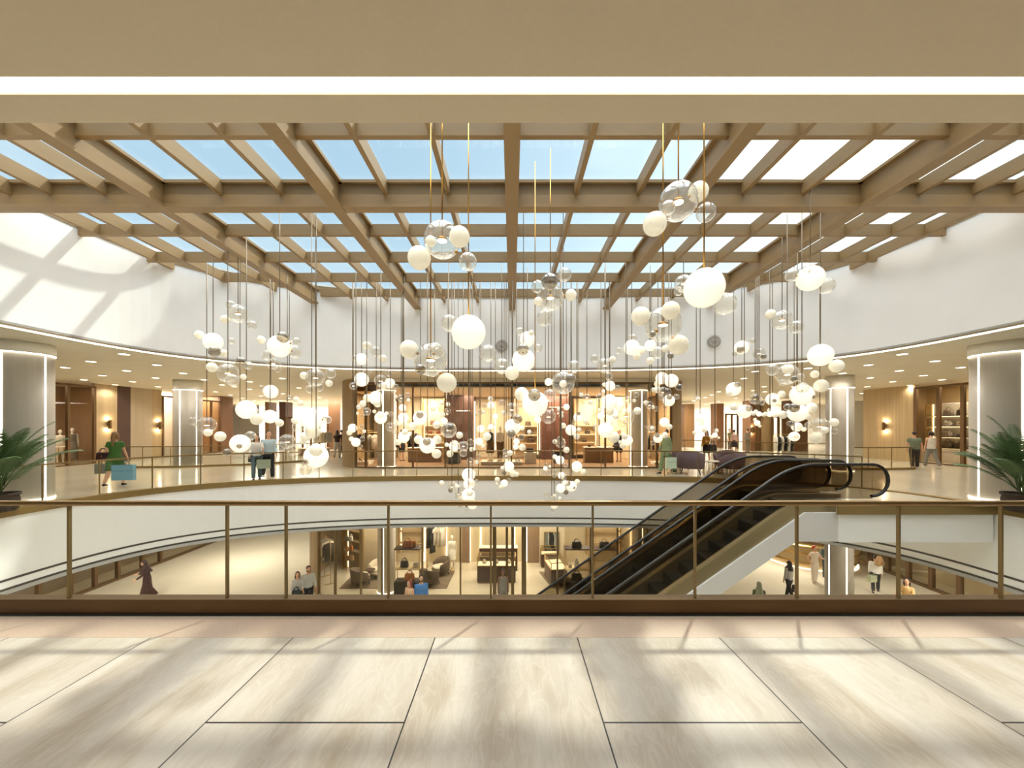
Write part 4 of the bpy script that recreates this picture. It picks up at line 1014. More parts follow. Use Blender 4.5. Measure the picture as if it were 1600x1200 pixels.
def shopfront(label,fp,z0,z1,mpx,head,mulw,mm,ends,name='shopfront'):
    d=densify(fp); t=thing(name,label,'shop front',(0,0,0))
    ids=sorted(idx_px(d,p) for p in mpx)
    def sub(i,j): 
        s=d[i:j+1]; k=max(1,len(s)//10); return s[::k]+([s[-1]] if (len(s)-1)%k else [])
    lo,hi=ids[0],ids[-1]
    obj('header',MB().sweep([(x,y,0) for x,y in d[lo:hi+1:4]],[(-.05,head),(.05,head),(.05,head+.07),(-.05,head+.07)]),mm,t)
    obj('upper_band',MB().sweep([(x,y,0) for x,y in d[lo:hi+1:4]],[(-.03,head+.07),(.03,head+.07),(.03,z1),(-.03,z1)]),CEIL,t)
    obj('sill',MB().sweep([(x,y,0) for x,y in d[lo:hi+1:4]],[(-.05,z0),(.05,z0),(.05,z0+.06),(-.05,z0+.06)]),mm,t)
    for i in ids:
        x,y=d[i]; a=d[max(0,i-1)]; b=d[min(len(d)-1,i+1)]; an=atan2(b[1]-a[1],b[0]-a[0])
        M=Matrix.Translation((x,y,0))@Matrix.Rotation(an,4,'Z'); obj('mullion',MB().box(-mulw/2,mulw/2,-.05,.05,z0+.06,head,M),mm,t)
    for i,j in zip(ids,ids[1:]):
        if j-i<4: continue
        obj('glass_pane',MB().sweep([(x,y,0) for x,y in sub(i,j)],[(-.005,z0+.06),(.005,z0+.06),(.005,head),(-.005,head)]),GSHOP,t)
    for (i,j) in ((0,lo),(hi,len(d)-1)):
        if ends and j>i: obj('end_panel',MB().sweep([(x,y,0) for x,y in d[i:j+1:3]+[d[j]]],[(-.06,z0),(.06,z0),(.06,z1),(-.06,z1)]),ends,t)
    return t
FLUTE=mat('fluted_wood','#a88b63',.5,noise=.9,stretch=(14,14,.2),dark=.6)
DARKBR=mat('dark_bronze','#4d3c29',.4,.5)
# ================================================================ round upper shop
UF=footprint(8.1,16.65,2.3,22.4)
shopfront('curved bronze-framed glass front of the round shop on the deck level',UF,0,SOF-.006,[556,572,646,696,800,889,945,1026,1049],3.66,.07,mat('shop_bronze','#6f5538',.4,.5),FLUTE)
struct('floor_shop',MB().prism([(x*.993,y+.03) for x,y in UF],.004,.012),WOODF)
struct('wall_shop_back',MB().box(-8.1,8.1,22.46,22.6,0,SOF),mat('shop_wall','#dcc9a8',.5,noise=1,stretch=(9,9,.2),dark=.82))
struct('wall_shop_soffit',MB().box(-7.9,7.9,18.9,22.4,3.5,3.55).box(-5.75,5.75,16.75,18.9,3.5,3.55),mat('shop_ceiling','#e6d8bd',.6))
for px0,px1,m,y0 in ((696,739,WOODD,20.6),(846,889,mat('dark_red_wood','#5a3526',.45,noise=1.1,stretch=(9,9,.3),dark=.7),20.8),(590,614,WOODM,21.4),(938,985,mat('beige_panel','#cdb792',.5,noise=1,stretch=(8,8,.3),dark=.88),21.2)):
    struct('wall_shop_pier',MB().box(PX(px0,y0),PX(px1,y0),y0,22.4,0,3.45),m)
struct('trim_niche_light',MB().box(PX(713,20.55),PX(735,20.55),20.55,20.58,2.62,2.66),LEDW)
struct('trim_niche_light_door',MB().box(PX(857,20.75),PX(879,20.75),20.75,20.78,2.82,2.86),LEDW)
for px in (742,774,843,618,934):
    struct('trim_lit_edge',MB().box(PX(px,21.3)-.03,PX(px,21.3)+.03,21.28,21.34,.5,3.2),LEDW)
for x in (-5,-1.5,2,5.2): area('shop_ceiling_lamp',(x,20.2,3.47),2.2,1.6,190,(1,.91,.76))  # unseen area lights added under the soffit to brighten the shop
area('shop_front_fill',(-6.6,19.2,3.47),1,1,90,(1,.91,.76)); area('shop_front_fill',(6.8,19.2,3.47),1,1,90,(1,.91,.76))  # two more unseen fill lights for the curved ends
def shelfset(px0,px1,y,pyb,pyt,pys,label,**k):
    z0=max(0,ZZ(pyb,y)); return shelf_unit(label,PX(px0,y),PX(px1,y),y,z0,ZZ(pyt,y),[ZZ(p,y)-z0 for p in pys],**k)
shelfset(660,694,21.2,711,622,(664,678,691),'lit wall shelves with brown handbags left of the dark wooden niche')
shelfset(803,842,21.2,711,622,(665,679,692),'lit wall shelves with dark handbags right of the two mannequins')
shelfset(897,934,21.2,711,622,(664,678,691),'lit wall shelves with two dark boxes behind the wooden counter')
def on(px,py,y): return (PX(px,y),y,ZZ(py,y))
handbag('brown handbag on the top shelf left of the dark niche',on(677,664,21.35),.36,.26,'#6b4f38')
handbag('small red-brown bag on the second shelf left of the dark niche',on(672,678,21.35),.26,.17,'#7c3d28',handles=1)
handbag('second small red-brown bag beside its twin on the shelf',on(685,678,21.35),.24,.16,'#6f3525',handles=1)
handbag('grey-brown handbag on the top lit shelf right of the mannequins',on(825,665,21.35),.34,.24,'#6d5a48')
handbag('round dark bag on the second lit shelf right of the mannequins',on(826,679,21.35),.38,.3,'#3c2c22',handles=1)
handbag('dark tote on the third lit shelf right of the mannequins',on(829,692,21.35),.42,.25,'#4a3526')
handbag('dark boxy bag on the second shelf behind the wooden counter',on(918,678,21.35),.30,.19,'#3a281e',handles=1)
handbag('dark boxy bag on the third shelf behind the wooden counter',on(913,691,21.35),.28,.18,'#3a281e',handles=1)
shoe_pair('black heels on the top shelf behind the wooden counter',on(918,664,21.35))
plinth('long wooden counter with a pale top beneath the brown handbag shelves',PX(639,19.6),PX(692,19.6),19.3,19.95,.012,.74,WOODM,'shop_counter','counter')
plinth('wooden counter with a pale top right of the dark doorway',PX(912,19.3),PX(957,19.3),19.0,19.6,.012,.78,WOODM,'shop_counter','counter')
for i,(px,c) in enumerate(((921,'#2d241d'),(930,'#caa26a'),(943,'#ded2bd'))):
    handbag(['tiny black','tiny tan','tiny cream'][i]+' bag standing on the counter right of the doorway',(PX(px,19.3),19.3,.78),.16,.1,c,handles=1)
plinth('low dark box beneath the dark wooden niche',PX(697,18.8),PX(720,18.8),18.4,19.1,.012,.60,CHARC)
plinth('dark box at the mouth of the dark red doorway',PX(864,19),PX(881,19),18.7,19.3,.012,.62,mat('navy_black','#26252c',.5))
plinth('low white marble plinth under the two mannequins',PX(752,18.4),PX(816,18.4),17.9,19.0,.012,.16,MARBW)
plinth('small white table carrying a black bag on the right of the mannequins',PX(808,18.9),PX(833,18.9),18.62,19.1,.16+.0,.55,MARBW,'display_table','table') if False else plinth('small white table carrying a black bag beside the mannequins',PX(819,18.7),PX(838,18.7),18.4,18.95,.012,.55,MARBW,'display_table','table')
handbag('shiny black handbag on the small white table',(PX(828,18.7),18.7,.55),.36,.2,'#191615')
shoe_pair('black heels on the marble plinth at the mannequins’ feet',(PX(809,18.1),18.1,.16),.4)
mannequin('mannequin in a black top and long brown pleated skirt in the round shop',(PX(766,18.4),18.4,.18),'#26211f','#7d6048',.35,.3,1.62)
mannequin('mannequin in a white top and brown trousers in the round shop',(PX(782,18.4),18.4,.18),'#efe7da','#7d5f47',.3,-.2,1.62,bottom='wide')
t=rack('gold clothes rack of grey shirts at the left end of the round shop',(PX(578,18.9),18.9,.012),.75,1.5,.5)
for i,c in enumerate(('#6d665c','#8d8577','#b8ad9b')): garment(['dark grey','mid grey','pale grey'][i]+' shirt on the rack at the left end of the round shop',(PX(578,18.9)-.2+.2*i,18.9-.11+.11*i,1.5),.8,.42,c,1.3)
garment('black jacket hanging at the left end of the round shop',(PX(566,19.3),19.3,1.55),.75,.42,'#1f1b19',.3)
tag(obj('rail_arm',MB().tube([(PX(562,19.3),19.3,1.58),(PX(571,19.3),19.3,1.58),(PX(571,19.3),22.3,1.58)],.012,6),GOLDL),'gold rail arm holding the black jacket in the round shop','clothes rail')
t=rack('clothes rack of dark coats under the left lit shelves',(PX(647,20.4),20.4,.012),.62,1.55)
for i,c in enumerate(('#2a2522','#4b443c','#1d1a19','#6b6257')): garment(['black','brown','deep black','olive'][i]+' coat on the rack near the wooden counter',(PX(647,20.4)-.24+.16*i,20.4,1.55),1.0,.4,c,1.45)
t=rack('clothes rack of black suits beside the second shop column',(PX(1021,19.2),19.2,.012),.7,1.5,-.3)
for i,c in enumerate(('#211d1a','#38312a','#15120f')): garment(['black','dark brown','jet black'][i]+' suit jacket on the rack beside the second shop column',(PX(1021,19.2)-.2+.2*i,19.2+.06-.06*i,1.5),.85,.42,c,1.2)
plinth('low round-cornered white plinth with shoes at the left end of the round shop',PX(549,18.4),PX(580,18.4),18.1,18.8,.012,.16,MARBW)
shoe_pair('dark heels on the white plinth at the left end of the round shop',(PX(560,18.35),18.35,.16),.6)
shoe_pair('tan heels on the white plinth at the left end of the round shop',(PX(568,18.35),18.35,.16),.3,'#8b6a45')
plinth('low white plinth at the right end of the round shop',PX(1020,18.1),PX(1042,18.1),17.9,18.5,.012,.14,MARBW)
# ================================================================ lower shop
LF=footprint(9.5,15.65,3.3,20.28)
lowshop=shopfront('curved bronze-framed glass front of the lower shop below the deck',LF,LOWZ+.002,LCEIL-.006,[498,524,565,596,660,720,771,821,871,923,964,1010,1060,1110],LCEIL-.13,.06,mat('lower_bronze','#7d6848',.38,.55),FLUTE)
dd=thing('door_frame','double glass door frame of bronze in the lower shop front','door',(PX(796,15.62),15.62,LOWZ))
for px,wd in ((773,.14),(792,.1),(801,.12),(818,.16)):
    x=PX(px,15.62)-PX(796,15.62); obj('jamb',MB().box(x-wd/2,x+wd/2,-.07,.03,0,3.12),MATS['lower_bronze'],dd)
obj('lintel',MB().box(PX(771,15.62)-PX(796,15.62),PX(821,15.62)-PX(796,15.62),-.07,.03,3.12,3.28),MATS['lower_bronze'],dd)
struct('wall_lower_back',MB().box(-9.5,9.5,20.3,20.5,LOWZ,LCEIL),mat('lower_shop_wall','#d6c6a6',.5,noise=1,stretch=(6,6,.2),dark=.88))
for px0,px1,m,y0 in ((722,734,mat('mocha_panel','#9a8068',.5,noise=1,stretch=(8,8,.3),dark=.88),20.15),(824,842,MATS['mocha_panel'],20.15),(566,592,mat('putty_panel','#bfae90',.5),18.9)):
    struct('wall_lower_panel',MB().box(PX(px0,y0),PX(px1,y0),y0,20.3,LOWZ,LCEIL),m)
for px in (734,751,804,823,663,697,986):
    struct('trim_wall_light',MB().box(PX(px,20.2)-.035,PX(px,20.2)+.035,20.2,20.28,LOWZ+.05,LCEIL-.05),LEDW)
for x,y in ((-6.8,18),(-3.5,18),(0,17.6),(0,19.3),(3.5,18),(6.8,18)): area('lower_shop_fill',(x,y,LCEIL-.02),1.6,1.4,52,(1,.92,.79))  # unseen area lights added to brighten the lower shop
def lo(px,y): return (PX(px,y),y,LOWZ)
def low(px,py,y): return (PX(px,y),y,ZZ(py,y))
# left rack
t=rack('gold clothes rack of grey-green shirts in the left curve of the lower shop',lo(512,17.9),1.1,1.95,-.9)
for i,c in enumerate(('#8d8c7d','#a2a08f','#77766a','#cfc8b6','#f0e9da','#3a342d')):
    k=-.42+.17*i; garment(['sage','pale sage','dark sage','stone','ivory','black'][i]+' shirt on the gold rack in the lower shop’s left curve',(PX(512,17.9)+k*cos(-.9),17.9+k*sin(-.9),LOWZ+1.95),1.15 if i<3 else .95,.5,c,.5,.55)
shelf_unit('lit wall shelves of handbags behind the sage shirts in the lower shop',0,1.25,0,0,2.7,[1.0,1.5,2.0],rz=-.5,loc=lo(548,19.0),back='#a08a66')
for (px,py,c,nm,w) in ((542,845,'#7e7b78','grey',.26),(549,845,'#e0d9cc','white',.22),(542,861,'#b88a54','tan',.24),(549,860,'#c9803f','orange-brown',.26),(543,875,'#a97d4c','camel',.3),(550,875,'#c8a673','beige',.26)):
    handbag('%s handbag on the %s shelf behind the sage shirts'%(nm,{845:'top',861:'middle',860:'middle',875:'lowest'}[py]),low(px,py,18.95+(.1 if px<545 else -.1)),w,.22,c,-.5)
def rug(label,poly,m):
    o=obj('rug',MB().prism(poly,LOWZ+.001,LOWZ+.014),m); tag(o,label,'rug'); return o
RUGM=mat('rug_wool','#8d7b66',.9,noise=2.5,stretch=(1,6,1),dark=.55)
rug('striped brown rug under the two chairs left of the first lower column',[(PX(530,16.95),16.95),(PX(592,16.95),16.95),(PX(592,18.6),18.6),(PX(552,18.6),18.6)],RUGM)
rug('striped brown rug under the two chairs right of the tall handbag stand',[(PX(648,16.95),16.95),(PX(698,16.95),16.95),(PX(711,19.0),19.0),(PX(665,19.0),19.0)],RUGM)
rug('small patterned rug before the dark vitrines under the framed picture',[(PX(842,18.9),18.9),(PX(862,17.0),17.0),(PX(884,17.0),17.0),(PX(882,18.9),18.9)],RUGM)
armchair('cream armchair with a dark back on the left rug of the lower shop',lo(563,17.4)[:2]+(LOWZ+.014,),2.3,'#6b5b48','#e3d8c2')
armchair('ivory armchair behind the small table on the left rug',lo(590,18.3)[:2]+(LOWZ+.014,),-.6,'#e3d8c2')
round_table('small dark round table between the two chairs on the left rug',lo(579,18.0)[:2]+(LOWZ+.014,),.22,.45,WOODD)
armchair('brown armchair seen from behind beside the blue shirt',lo(671,17.4)[:2]+(LOWZ+.014,),2.6,'#5c4c3b','#d9ccb4')
armchair('ivory armchair near the hanging dresses in the lower shop',lo(689,18.6)[:2]+(LOWZ+.014,),-.9,'#6b5b48','#e6dcc8')
# tall handbag stands
def stand(label,px0,px1,y,pys,base_py,dark=CHARC):
    x0,x1=PX(px0,y),PX(px1,y); w=x1-x0; t=thing('display_stand',label,'display stand',((x0+x1)/2,y,LOWZ)); hb=ZZ(base_py,y)-LOWZ
    obj('base_box',MB().bev(-w/2,w/2,-.25,.25,0,hb,.01),dark,t); top=ZZ(pys[0],y)-LOWZ
    for sx in (-1,1):
        for sy in (-1,1): obj('post',MB().box(sx*(w/2-.02)-.013,sx*(w/2-.02)+.013,sy*.23-.013,sy*.23+.013,hb,top),GOLDL,t)
    for i,p in enumerate(pys):
        z=ZZ(p,y)-LOWZ; obj('shelf',MB().bev(-w/2,w/2,-.26,.26,z-.05 if i==0 else z-.03,z,.01),WOODD if i==0 else mat('pale_shelf','#d9c39a',.4),t)
    return t
stand('tall open handbag stand behind the red-haired woman',618,658,16.15,(855,886),906)
handbag('orange handbag on top of the tall stand behind the red-haired woman',low(637,855,16.1),.4,.26,'#b5622c')
handbag('tan handbag on top of the tall stand, behind the orange one',low(645,855,16.3),.3,.26,'#c58a4d',handles=1)
handbag('black handbag on the middle shelf of the tall stand',low(632,886,16.15),.34,.26,'#2b2622')
handbag('white box bag on the middle shelf of the tall stand',low(650,886,16.15),.26,.2,'#e8e0d2',handles=1)
handbag('large orange handbag on the dark base of the tall stand',low(640,906,16.1),.42,.27,'#c77a35')
shelf_unit('lit back-wall shelves behind the tall handbag stand',PX(623,19.9),PX(660,19.9),19.9,LOWZ+.6,LCEIL-.25,[.5,1.1,1.7])
bust('white necklace bust on the shelves behind the tall handbag stand',(PX(650,19.95),19.98,LOWZ+2.3),.28)
stand('open handbag stand beside the escalator with a necklace bust',882,922,16.4,(855,887),906)
handbag('black handbag on top of the stand beside the escalator',low(901,855,16.4),.42,.24,'#2b2422')
bust('white necklace bust on the stand beside the escalator',low(901,887,16.4),.42)
handbag('black bag on the lowest level of the stand beside the escalator',low(901,906,16.35),.45,.27,'#25221f')
handbag('small cream pouch near the necklace bust beside the escalator',low(891,887,16.4),.16,.14,'#e5dac6',handles=1)
stand('second handbag stand half hidden by the escalator handrail',927,963,16.9,(856,884),902,mat('pale_base','#cdb88f',.5))
handbag('grey-black handbag with a tall handle on the second stand',low(944,856,16.9),.44,.27,'#3b332e',handles=1)
handbag('small dark handbag on the second stand’s lower shelf',low(955,884,16.9),.28,.2,'#4a3d33')
shelf_unit('lit back shelves behind the second handbag stand',PX(917,19.9),PX(970,19.9),19.9,LOWZ+.5,LCEIL-.3,[.6,1.2,1.8])
# dresses and mannequin
t=rack('tall gold rail of dark and white dresses at the lower shop’s back wall',lo(682,19.5),.95,2.15)
for i,(c,l) in enumerate((('#2c2624',1.15),('#1d1918',1.4),('#e9e1d2',1.0),('#d8cdb9',1.1),('#efe8dc',1.05))):
    garment(['black','long black','white','cream','ivory'][i]+' dress on the tall rail at the lower shop’s back wall',(PX(682,19.5)-.38+.18*i,19.5,LOWZ+2.15),l,.34,c,.9,.2 if i>1 else 0,'hanging_dress')
mannequin('white mannequin beside the hanging dresses at the back of the lower shop',(PX(706,19.2),19.2,LOWZ),'#efe8dc','#f3eee3',.5,.2,1.7)
# vitrines
vitrine('wide jewellery case in the centre of the lower shop behind the door',lo(776,17.8),1.75,.6,.8,.42)
plinth('dark back counter behind the wide jewellery case',PX(749,19.3),PX(809,19.3),19.0,19.45,LOWZ,LOWZ+1.15,WOODD,'shop_counter','counter')
vitrine('long jewellery case set endwise on the small patterned rug',(PX(868,17.8),17.8,LOWZ+.014),.75,1.3,.75,.3,.15)
vitrine('smaller jewellery case against the wall under the framed picture',lo(858,19.6),.85,.5,.7,.3)
for i,px in enumerate((757,776,795)): bust('small white bust inside the wide jewellery case, '+('left-hand','middle','right-hand')[i]+' one',(PX(px,17.8),17.75,LOWZ+.815),.2)
pt=thing('framed_picture','framed black and grey abstract picture on the lower shop wall','picture',(PX(862,19.9),19.9,0)); 
y=19.9; w2=.36; z0,z1=ZZ(862,y),ZZ(832,y)
m,nt_,out_=newmat('abstract_art'); N=nt_.nodes.new; L=nt_.links.new; b=N('ShaderNodeBsdfPrincipled'); L(b.outputs[0],out_.inputs[0]); tc_=N('ShaderNodeTexCoord'); wv=N('ShaderNodeTexWave'); wv.inputs['Scale'].default_value=.7; wv.inputs['Distortion'].default_value=9; wv.inputs['Detail'].default_value=1.5; wv.inputs['Detail Scale'].default_value=.7
L(tc_.outputs['Object'],wv.inputs['Vector']); cr_=N('ShaderNodeValToRGB'); e=cr_.color_ramp.elements; e[0].color=lin('#16191a'); e[0].position=.38; e[1].color=lin('#c9cbc4'); e[1].position=.5; n3=e.new(.8); n3.color=lin('#6f7672'); L(wv.outputs['Fac'],cr_.inputs[0]); L(cr_.outputs[0],b.inputs['Base Color'])
obj('canvas',MB().box(-w2,w2,-.01,.01,z0,z1),m,pt); obj('frame',MB().box(-w2-.03,-w2,-.03,.03,z0-.03,z1+.03).box(w2,w2+.03,-.03,.03,z0-.03,z1+.03).box(-w2,w2,-.03,.03,z0-.03,z0).box(-w2,w2,-.03,.03,z1,z1+.03),GOLDL,pt)
struct('wall_picture',MB().box(PX(843,19.95),PX(882,19.95),19.95,20.3,LOWZ,LCEIL),mat('picture_wall','#dccfb4',.5))
def chandelier(label,px,y,r,seed):
    random.seed(seed); t=thing('crystal_chandelier',label,'chandelier',(PX(px,y),y,LCEIL))
    obj('canopy',MB().lathe([(r,-.05),(r,0)],20),BRASS,t)
    for i in range(26):
        a=random.uniform(0,2*pi); q=r*.9*sqrt(random.random()); l=random.uniform(.12,.32 if q>r*.5 else .5)
        s=obj('drop',MB().tube([(q*cos(a),q*sin(a),-.05),(q*cos(a),q*sin(a),-l)],.003,4).ball((q*cos(a),q*sin(a),-l-.03),(.022,.022,.04),6,5),emat('crystal_glow','#ffe2a0',2.2) if i%2 else CLEARB,t)
    return t
chandelier('crystal drop chandelier above the wide jewellery case',782,18.2,.5,3)
chandelier('crystal drop chandelier above the second handbag stand',945,17.8,.5,4)
chandelier('crystal drop chandelier above the tall handbag stand',636,17.9,.5,5)
# ================================================================ side galleries
XW=20.3
def ysec(px): return XW*F/abs(px-HX)          # where the gallery wall plane meets this picture column
def wallpanel(name,pa,pb,m,z0=0,z1=SOF,side=None,th=.15,kind=True):
    ya,yb=sorted((ysec(pa),ysec(pb))); sd=-1 if pa<HX else 1
    x0,x1=sorted((sd*XW,sd*(XW+th))); return struct(name,MB().box(x0,x1,ya,yb,z0,z1),m)
BRZ=MATS['shop_bronze']
def sidefront(label,pxs,z1,mulw=.1,inner=None,name='shopfront'):
    sd=-1 if pxs[0]<HX else 1; ys=sorted(ysec(p) for p in pxs); t=thing(name,label,'shop front',(sd*XW,ys[0],0))
    y0=ys[0]
    for y in ys: obj('mullion',MB().box(-.06,.06,y-y0-mulw/2,y-y0+mulw/2,0,z1),BRZ,t)
    obj('header',MB().box(-.05,.05,0,ys[-1]-y0,z1-.09,z1),BRZ,t); obj('sill',MB().box(-.05,.05,0,ys[-1]-y0,0,.06),BRZ,t)
    for a,b in zip(ys,ys[1:]): obj('glass_pane',MB().box(-.006,.006,a-y0+mulw/2,b-y0-mulw/2,.06,z1-.09),GSHOP,t)
    return t
def room(nm,pa,pb,depth,m,sd,ext=.06):
    ya,yb=sorted((ysec(pa),ysec(pb))); x0,x1=sd*XW,sd*(XW+depth)
    lo_,hi_=sorted((x1,x1+sd*.1)); struct('wall_%s_back'%nm,MB().box(lo_,hi_,ya-1.2,yb+depth*1.0+1.5,0,SOF),m)
    lo_,hi_=sorted((x0,x1)); struct('wall_%s_end'%nm,MB().box(lo_+(.16 if sd>0 else 0),hi_-(.16 if sd<0 else 0),yb+ext,yb+ext+.1,0,SOF),m)
    area(nm+'_lamp',(sd*(XW+depth*.5),(ya+yb)/2,SOF-.02),depth*.6,(yb-ya)*.8,75,(1,.9,.74))  # area light added to brighten the room, without a fitting
# left: boutique with two mannequins
sidefront('bronze-framed boutique window on the left gallery with two mannequins',(40,106,147),SOF-.12)
room('boutique_left',40,147,3.4,mat('boutique_brown','#9b7752',.4,noise=1,stretch=(8,8,.3),dark=.85),-1,1.9)
mannequin('headless-haired pale mannequin in a white top, left one in the left boutique window',(PX(94,19.2),19.2,0),'#efe6d8','#d9c9ac',.5,1.0,1.62)
mannequin('pale mannequin in a grey evening dress in the left boutique window',(PX(113,19.6),19.6,0),'#6d6459','#7b7165',.12,1.0,1.7)
round_table('round cream pedestal beside the white-topped mannequin in the left boutique',(PX(92,18.3),18.3,0),.3,.85,WHITEM)
wallpanel('wall_left_wood',148,183,WOODL)
wallpanel('wall_left_recess',183,204,WOODD,th=.9); 
wallpanel('wall_left_stone',204,238,mat('ribbed_stone','#b5a58c',.6,noise=1.2,stretch=(9,9,.3),dark=.88)); wallpanel('wall_left_pale',238,253,WOODL)
sconce('bronze up-and-down wall lamp on the pale wood wall behind the woman in green',(-XW+.12,ysec(168),ZZ(663,ysec(168))),pi/2)
sconce('bronze up-and-down wall lamp left of the white boutique window',(-XW+.12,ysec(247),ZZ(665,ysec(247))),pi/2)
sidefront('white-lit boutique window beyond the second wall lamp on the left gallery',(254,273),SOF-.3,.08)
room('boutique_white',254,273,2.5,mat('white_boutique','#f3efe8',.5),-1)
plinth('low dark plinth inside the white-lit boutique window',-XW-1.2,-XW-.4,ysec(254)+.2,ysec(273)-.2,0,.55,CHARC)
wallpanel('wall_left_frame',273,314,mat('putty_panel','#bfae90',.5))
sidefront('glazed brown boutique front between the slim left column and the brown pier',(314,330,344),SOF-.35,.08)
room('boutique_far',314,344,2.2,MATS['boutique_brown'],-1)
wallpanel('wall_left_brown_pier',344,364,mat('brown_pier','#7c5739',.5,noise=1,stretch=(8,8,.3),dark=.85))
# right: bag shop
wallpanel('wall_right_wood',1349,1430,mat('ribbed_pale_wood','#c0a67b',.5,noise=1,stretch=(10,10,.25),dark=.78))
sconce('bronze up-and-down wall lamp on the pale wood wall by the couple walking hand in hand',(XW-.12,ysec(1384),ZZ(666,ysec(1384))),-pi/2)
sidefront('bronze-framed bag shop window on the right gallery',(1431,1467,1505,1560),SOF-.12,.14)
room('bag_shop',1431,1560,2.6,mat('bag_shop_wall','#d3b98c',.5,noise=1.5,dark=.9),1,1.9)
XS=22.1
def ys2(px): return XS*F/(px-HX)
yA,yB=ys2(1506),ys2(1451); zz=lambda py,px: ZZ(py,ys2(px))
shelf_unit('lit wall of four bag shelves in the right bag shop',0,yB-yA+.6,0,.62,3.0,[.1,.66,1.2,1.74],rz=-pi/2,loc=(XS-.05,(yA+yB)/2-.2,.62),depth=.4,back='#eadfc9',board=DARKBR)
plinth('white marble base beneath the lit bag shelves on the right',XS-.25,XS+.4,yA-.3,yB+.2,0,.60,MARBW)
def rb(px,lvl): return (XS+.13,ys2(px),.62+[.1,.66,1.2,1.74][lvl])
for px,lvl,c,w,h,nm in ((1478,3,'#8d7f6e',.42,.3,'grey-brown handbag on the top shelf'),(1498,3,'#3b2f25',.36,.28,'dark handbag on the top shelf'),(1497,2,'#d6cbb8',.3,.26,'cream handbag on the second shelf'),(1474,1,'#a08f78',.36,.26,'taupe handbag on the third shelf'),(1497,1,'#4b3f33',.34,.14,'flat brown clutch on the third shelf'),(1477,0,'#6f6353',.46,.32,'grey handbag on the lowest shelf'),(1497,0,'#5b4c3c',.38,.26,'brown handbag on the lowest shelf')):
    handbag(nm+' of the right bag shop',rb(px,lvl),w,h,c,-pi/2,handles=1)
bust('white necklace bust on the second shelf of the right bag shop',rb(1474,2),.34,-pi/2)
bust('smaller white necklace bust on the second shelf of the right bag shop',rb(1480,2),.28,-pi/2)
bust('white necklace bust on the third shelf of the right bag shop',rb(1480,1),.3,-pi/2)
# ================================================================ far shops beyond the round shop
WHITEB=mat('far_white','#f5f1ea',.6)
struct('wall_far_white_left',MB().box(PX(405,38),PX(545,38),38,38.2,0,SOF),WHITEB)
struct('wall_far_white_right',MB().box(PX(1065,38),PX(1292,38),38,38.2,0,SOF),WHITEB)
struct('wall_far_white_end',MB().box(PX(1330,32),PX(1352,32),32,32.2,0,SOF),WHITEB)
for i,(a,b,y,m) in enumerate(((414,420,30,WOODM),(436,446,30,WOODD),(513,523,30,MATS['brown_pier']),(1069,1085,33,WOODM),(1120,1131,32,MATS['brown_pier']),(1173,1180,28,MATS['brown_pier']),(1180,1193,28.3,WOODM),(1193,1205,28,WOODL),(1236,1262,28,MATS['brown_pier']))):
    struct('wall_far_pier',MB().box(PX(a,y),PX(b,y),y,y+1,0,SOF-.2),m)
def farfront(label,px0,px1,n,y,h):
    t=thing('shopfront',label,'shop front',(PX(px0,y),y,0)); w=PX(px1,y)-PX(px0,y)
    for i in range(n+1): obj('mullion',MB().box(w*i/n-.06,w*i/n+.06,-.06,.06,0,h),BRZ,t)
    obj('header',MB().box(-.06,w+.06,-.07,.07,h,h+.12),BRZ,t)
    for i in range(n): obj('glass_pane',MB().box(w*i/n+.06,w*(i+1)/n-.06,-.006,.006,0,h),GSHOP,t)
farfront('far bronze-framed shop window behind the woman in the yellow jacket',1134,1171,4,31,2.7)
farfront('far bronze-framed shop window left of the round shop beyond the kissing couple',447,512,5,30,2.4)
farfront('far bronze-framed shop window behind the rack of black and white clothes',1207,1235,3,27.6,2.4)
sconce('small wall lamp on the brown pier beyond the yellow jacket',(PX(1176,27.9),27.88,ZZ(672,27.9)),0)
t=rack('tall rack of black and white clothes near the slim right column',(PX(1224,22),22,0),1.15,1.35)
for i,c in enumerate(('#f2eee6','#1c1b1b','#e9e4da','#181717','#f0ece4','#2b2a2a')):
    garment(['white','black','ivory','jet black','off-white','charcoal'][i]+' jacket on the tall rack near the slim right column',(PX(1224,22)-.45+.18*i,22,1.35),.95,.4,c,1.3)
plinth('low brown sofa-like plinth beyond the kissing couple',PX(470,24),PX(510,24),23.6,24.5,0,.45,WOODM)
t=rack('far rack of pale clothes left of the round shop',(PX(505,26),26,0),1.3,1.5)
for i in range(5): garment(['white','ivory','cream','stone','grey'][i]+' shirt on the far rack left of the round shop',(PX(505,26)-.45+.22*i,26,1.5),.8,.4,['#f2ede4','#e8e0d0','#dccfb6','#b9ac97','#9a958d'][i],1.2)
for x,y in ((PX(470,35),35),(PX(1180,35),35)): area('far_fill',(x,y,SOF-.02),5,2,300,(1,.96,.9))  # area lights added to make the far white walls bright
# ================================================================ lounge on the deck
rz=.0
armchair('mauve velvet armchair nearest the woman in the green suit, seen from behind',(PX(1079,14.75),14.75,0),2.7,'#6d5860',s=1.12)
armchair('mauve velvet armchair just behind the first, closer to the green suit',(PX(1058,16.0),16.0,0),2.2,'#6d5860',s=1.02)
armchair('mauve velvet armchair right of the low lounge table, seen from behind',(PX(1143,14.75),14.75,0),-2.6,'#6d5860',s=1.1)
armchair('mauve velvet armchair with a cushion behind the low lounge table',(PX(1134,16.1),16.1,0),-.9,'#6d5860',s=1.05)
tb=round_table('round marble lounge table among the mauve armchairs',(PX(1110,15.0),15.0,0),.36,.48,MARBW)
tb2=round_table('small lower lounge table touching the round marble one',(PX(1102,15.75),15.75,0),.24,.42,GOLDL)
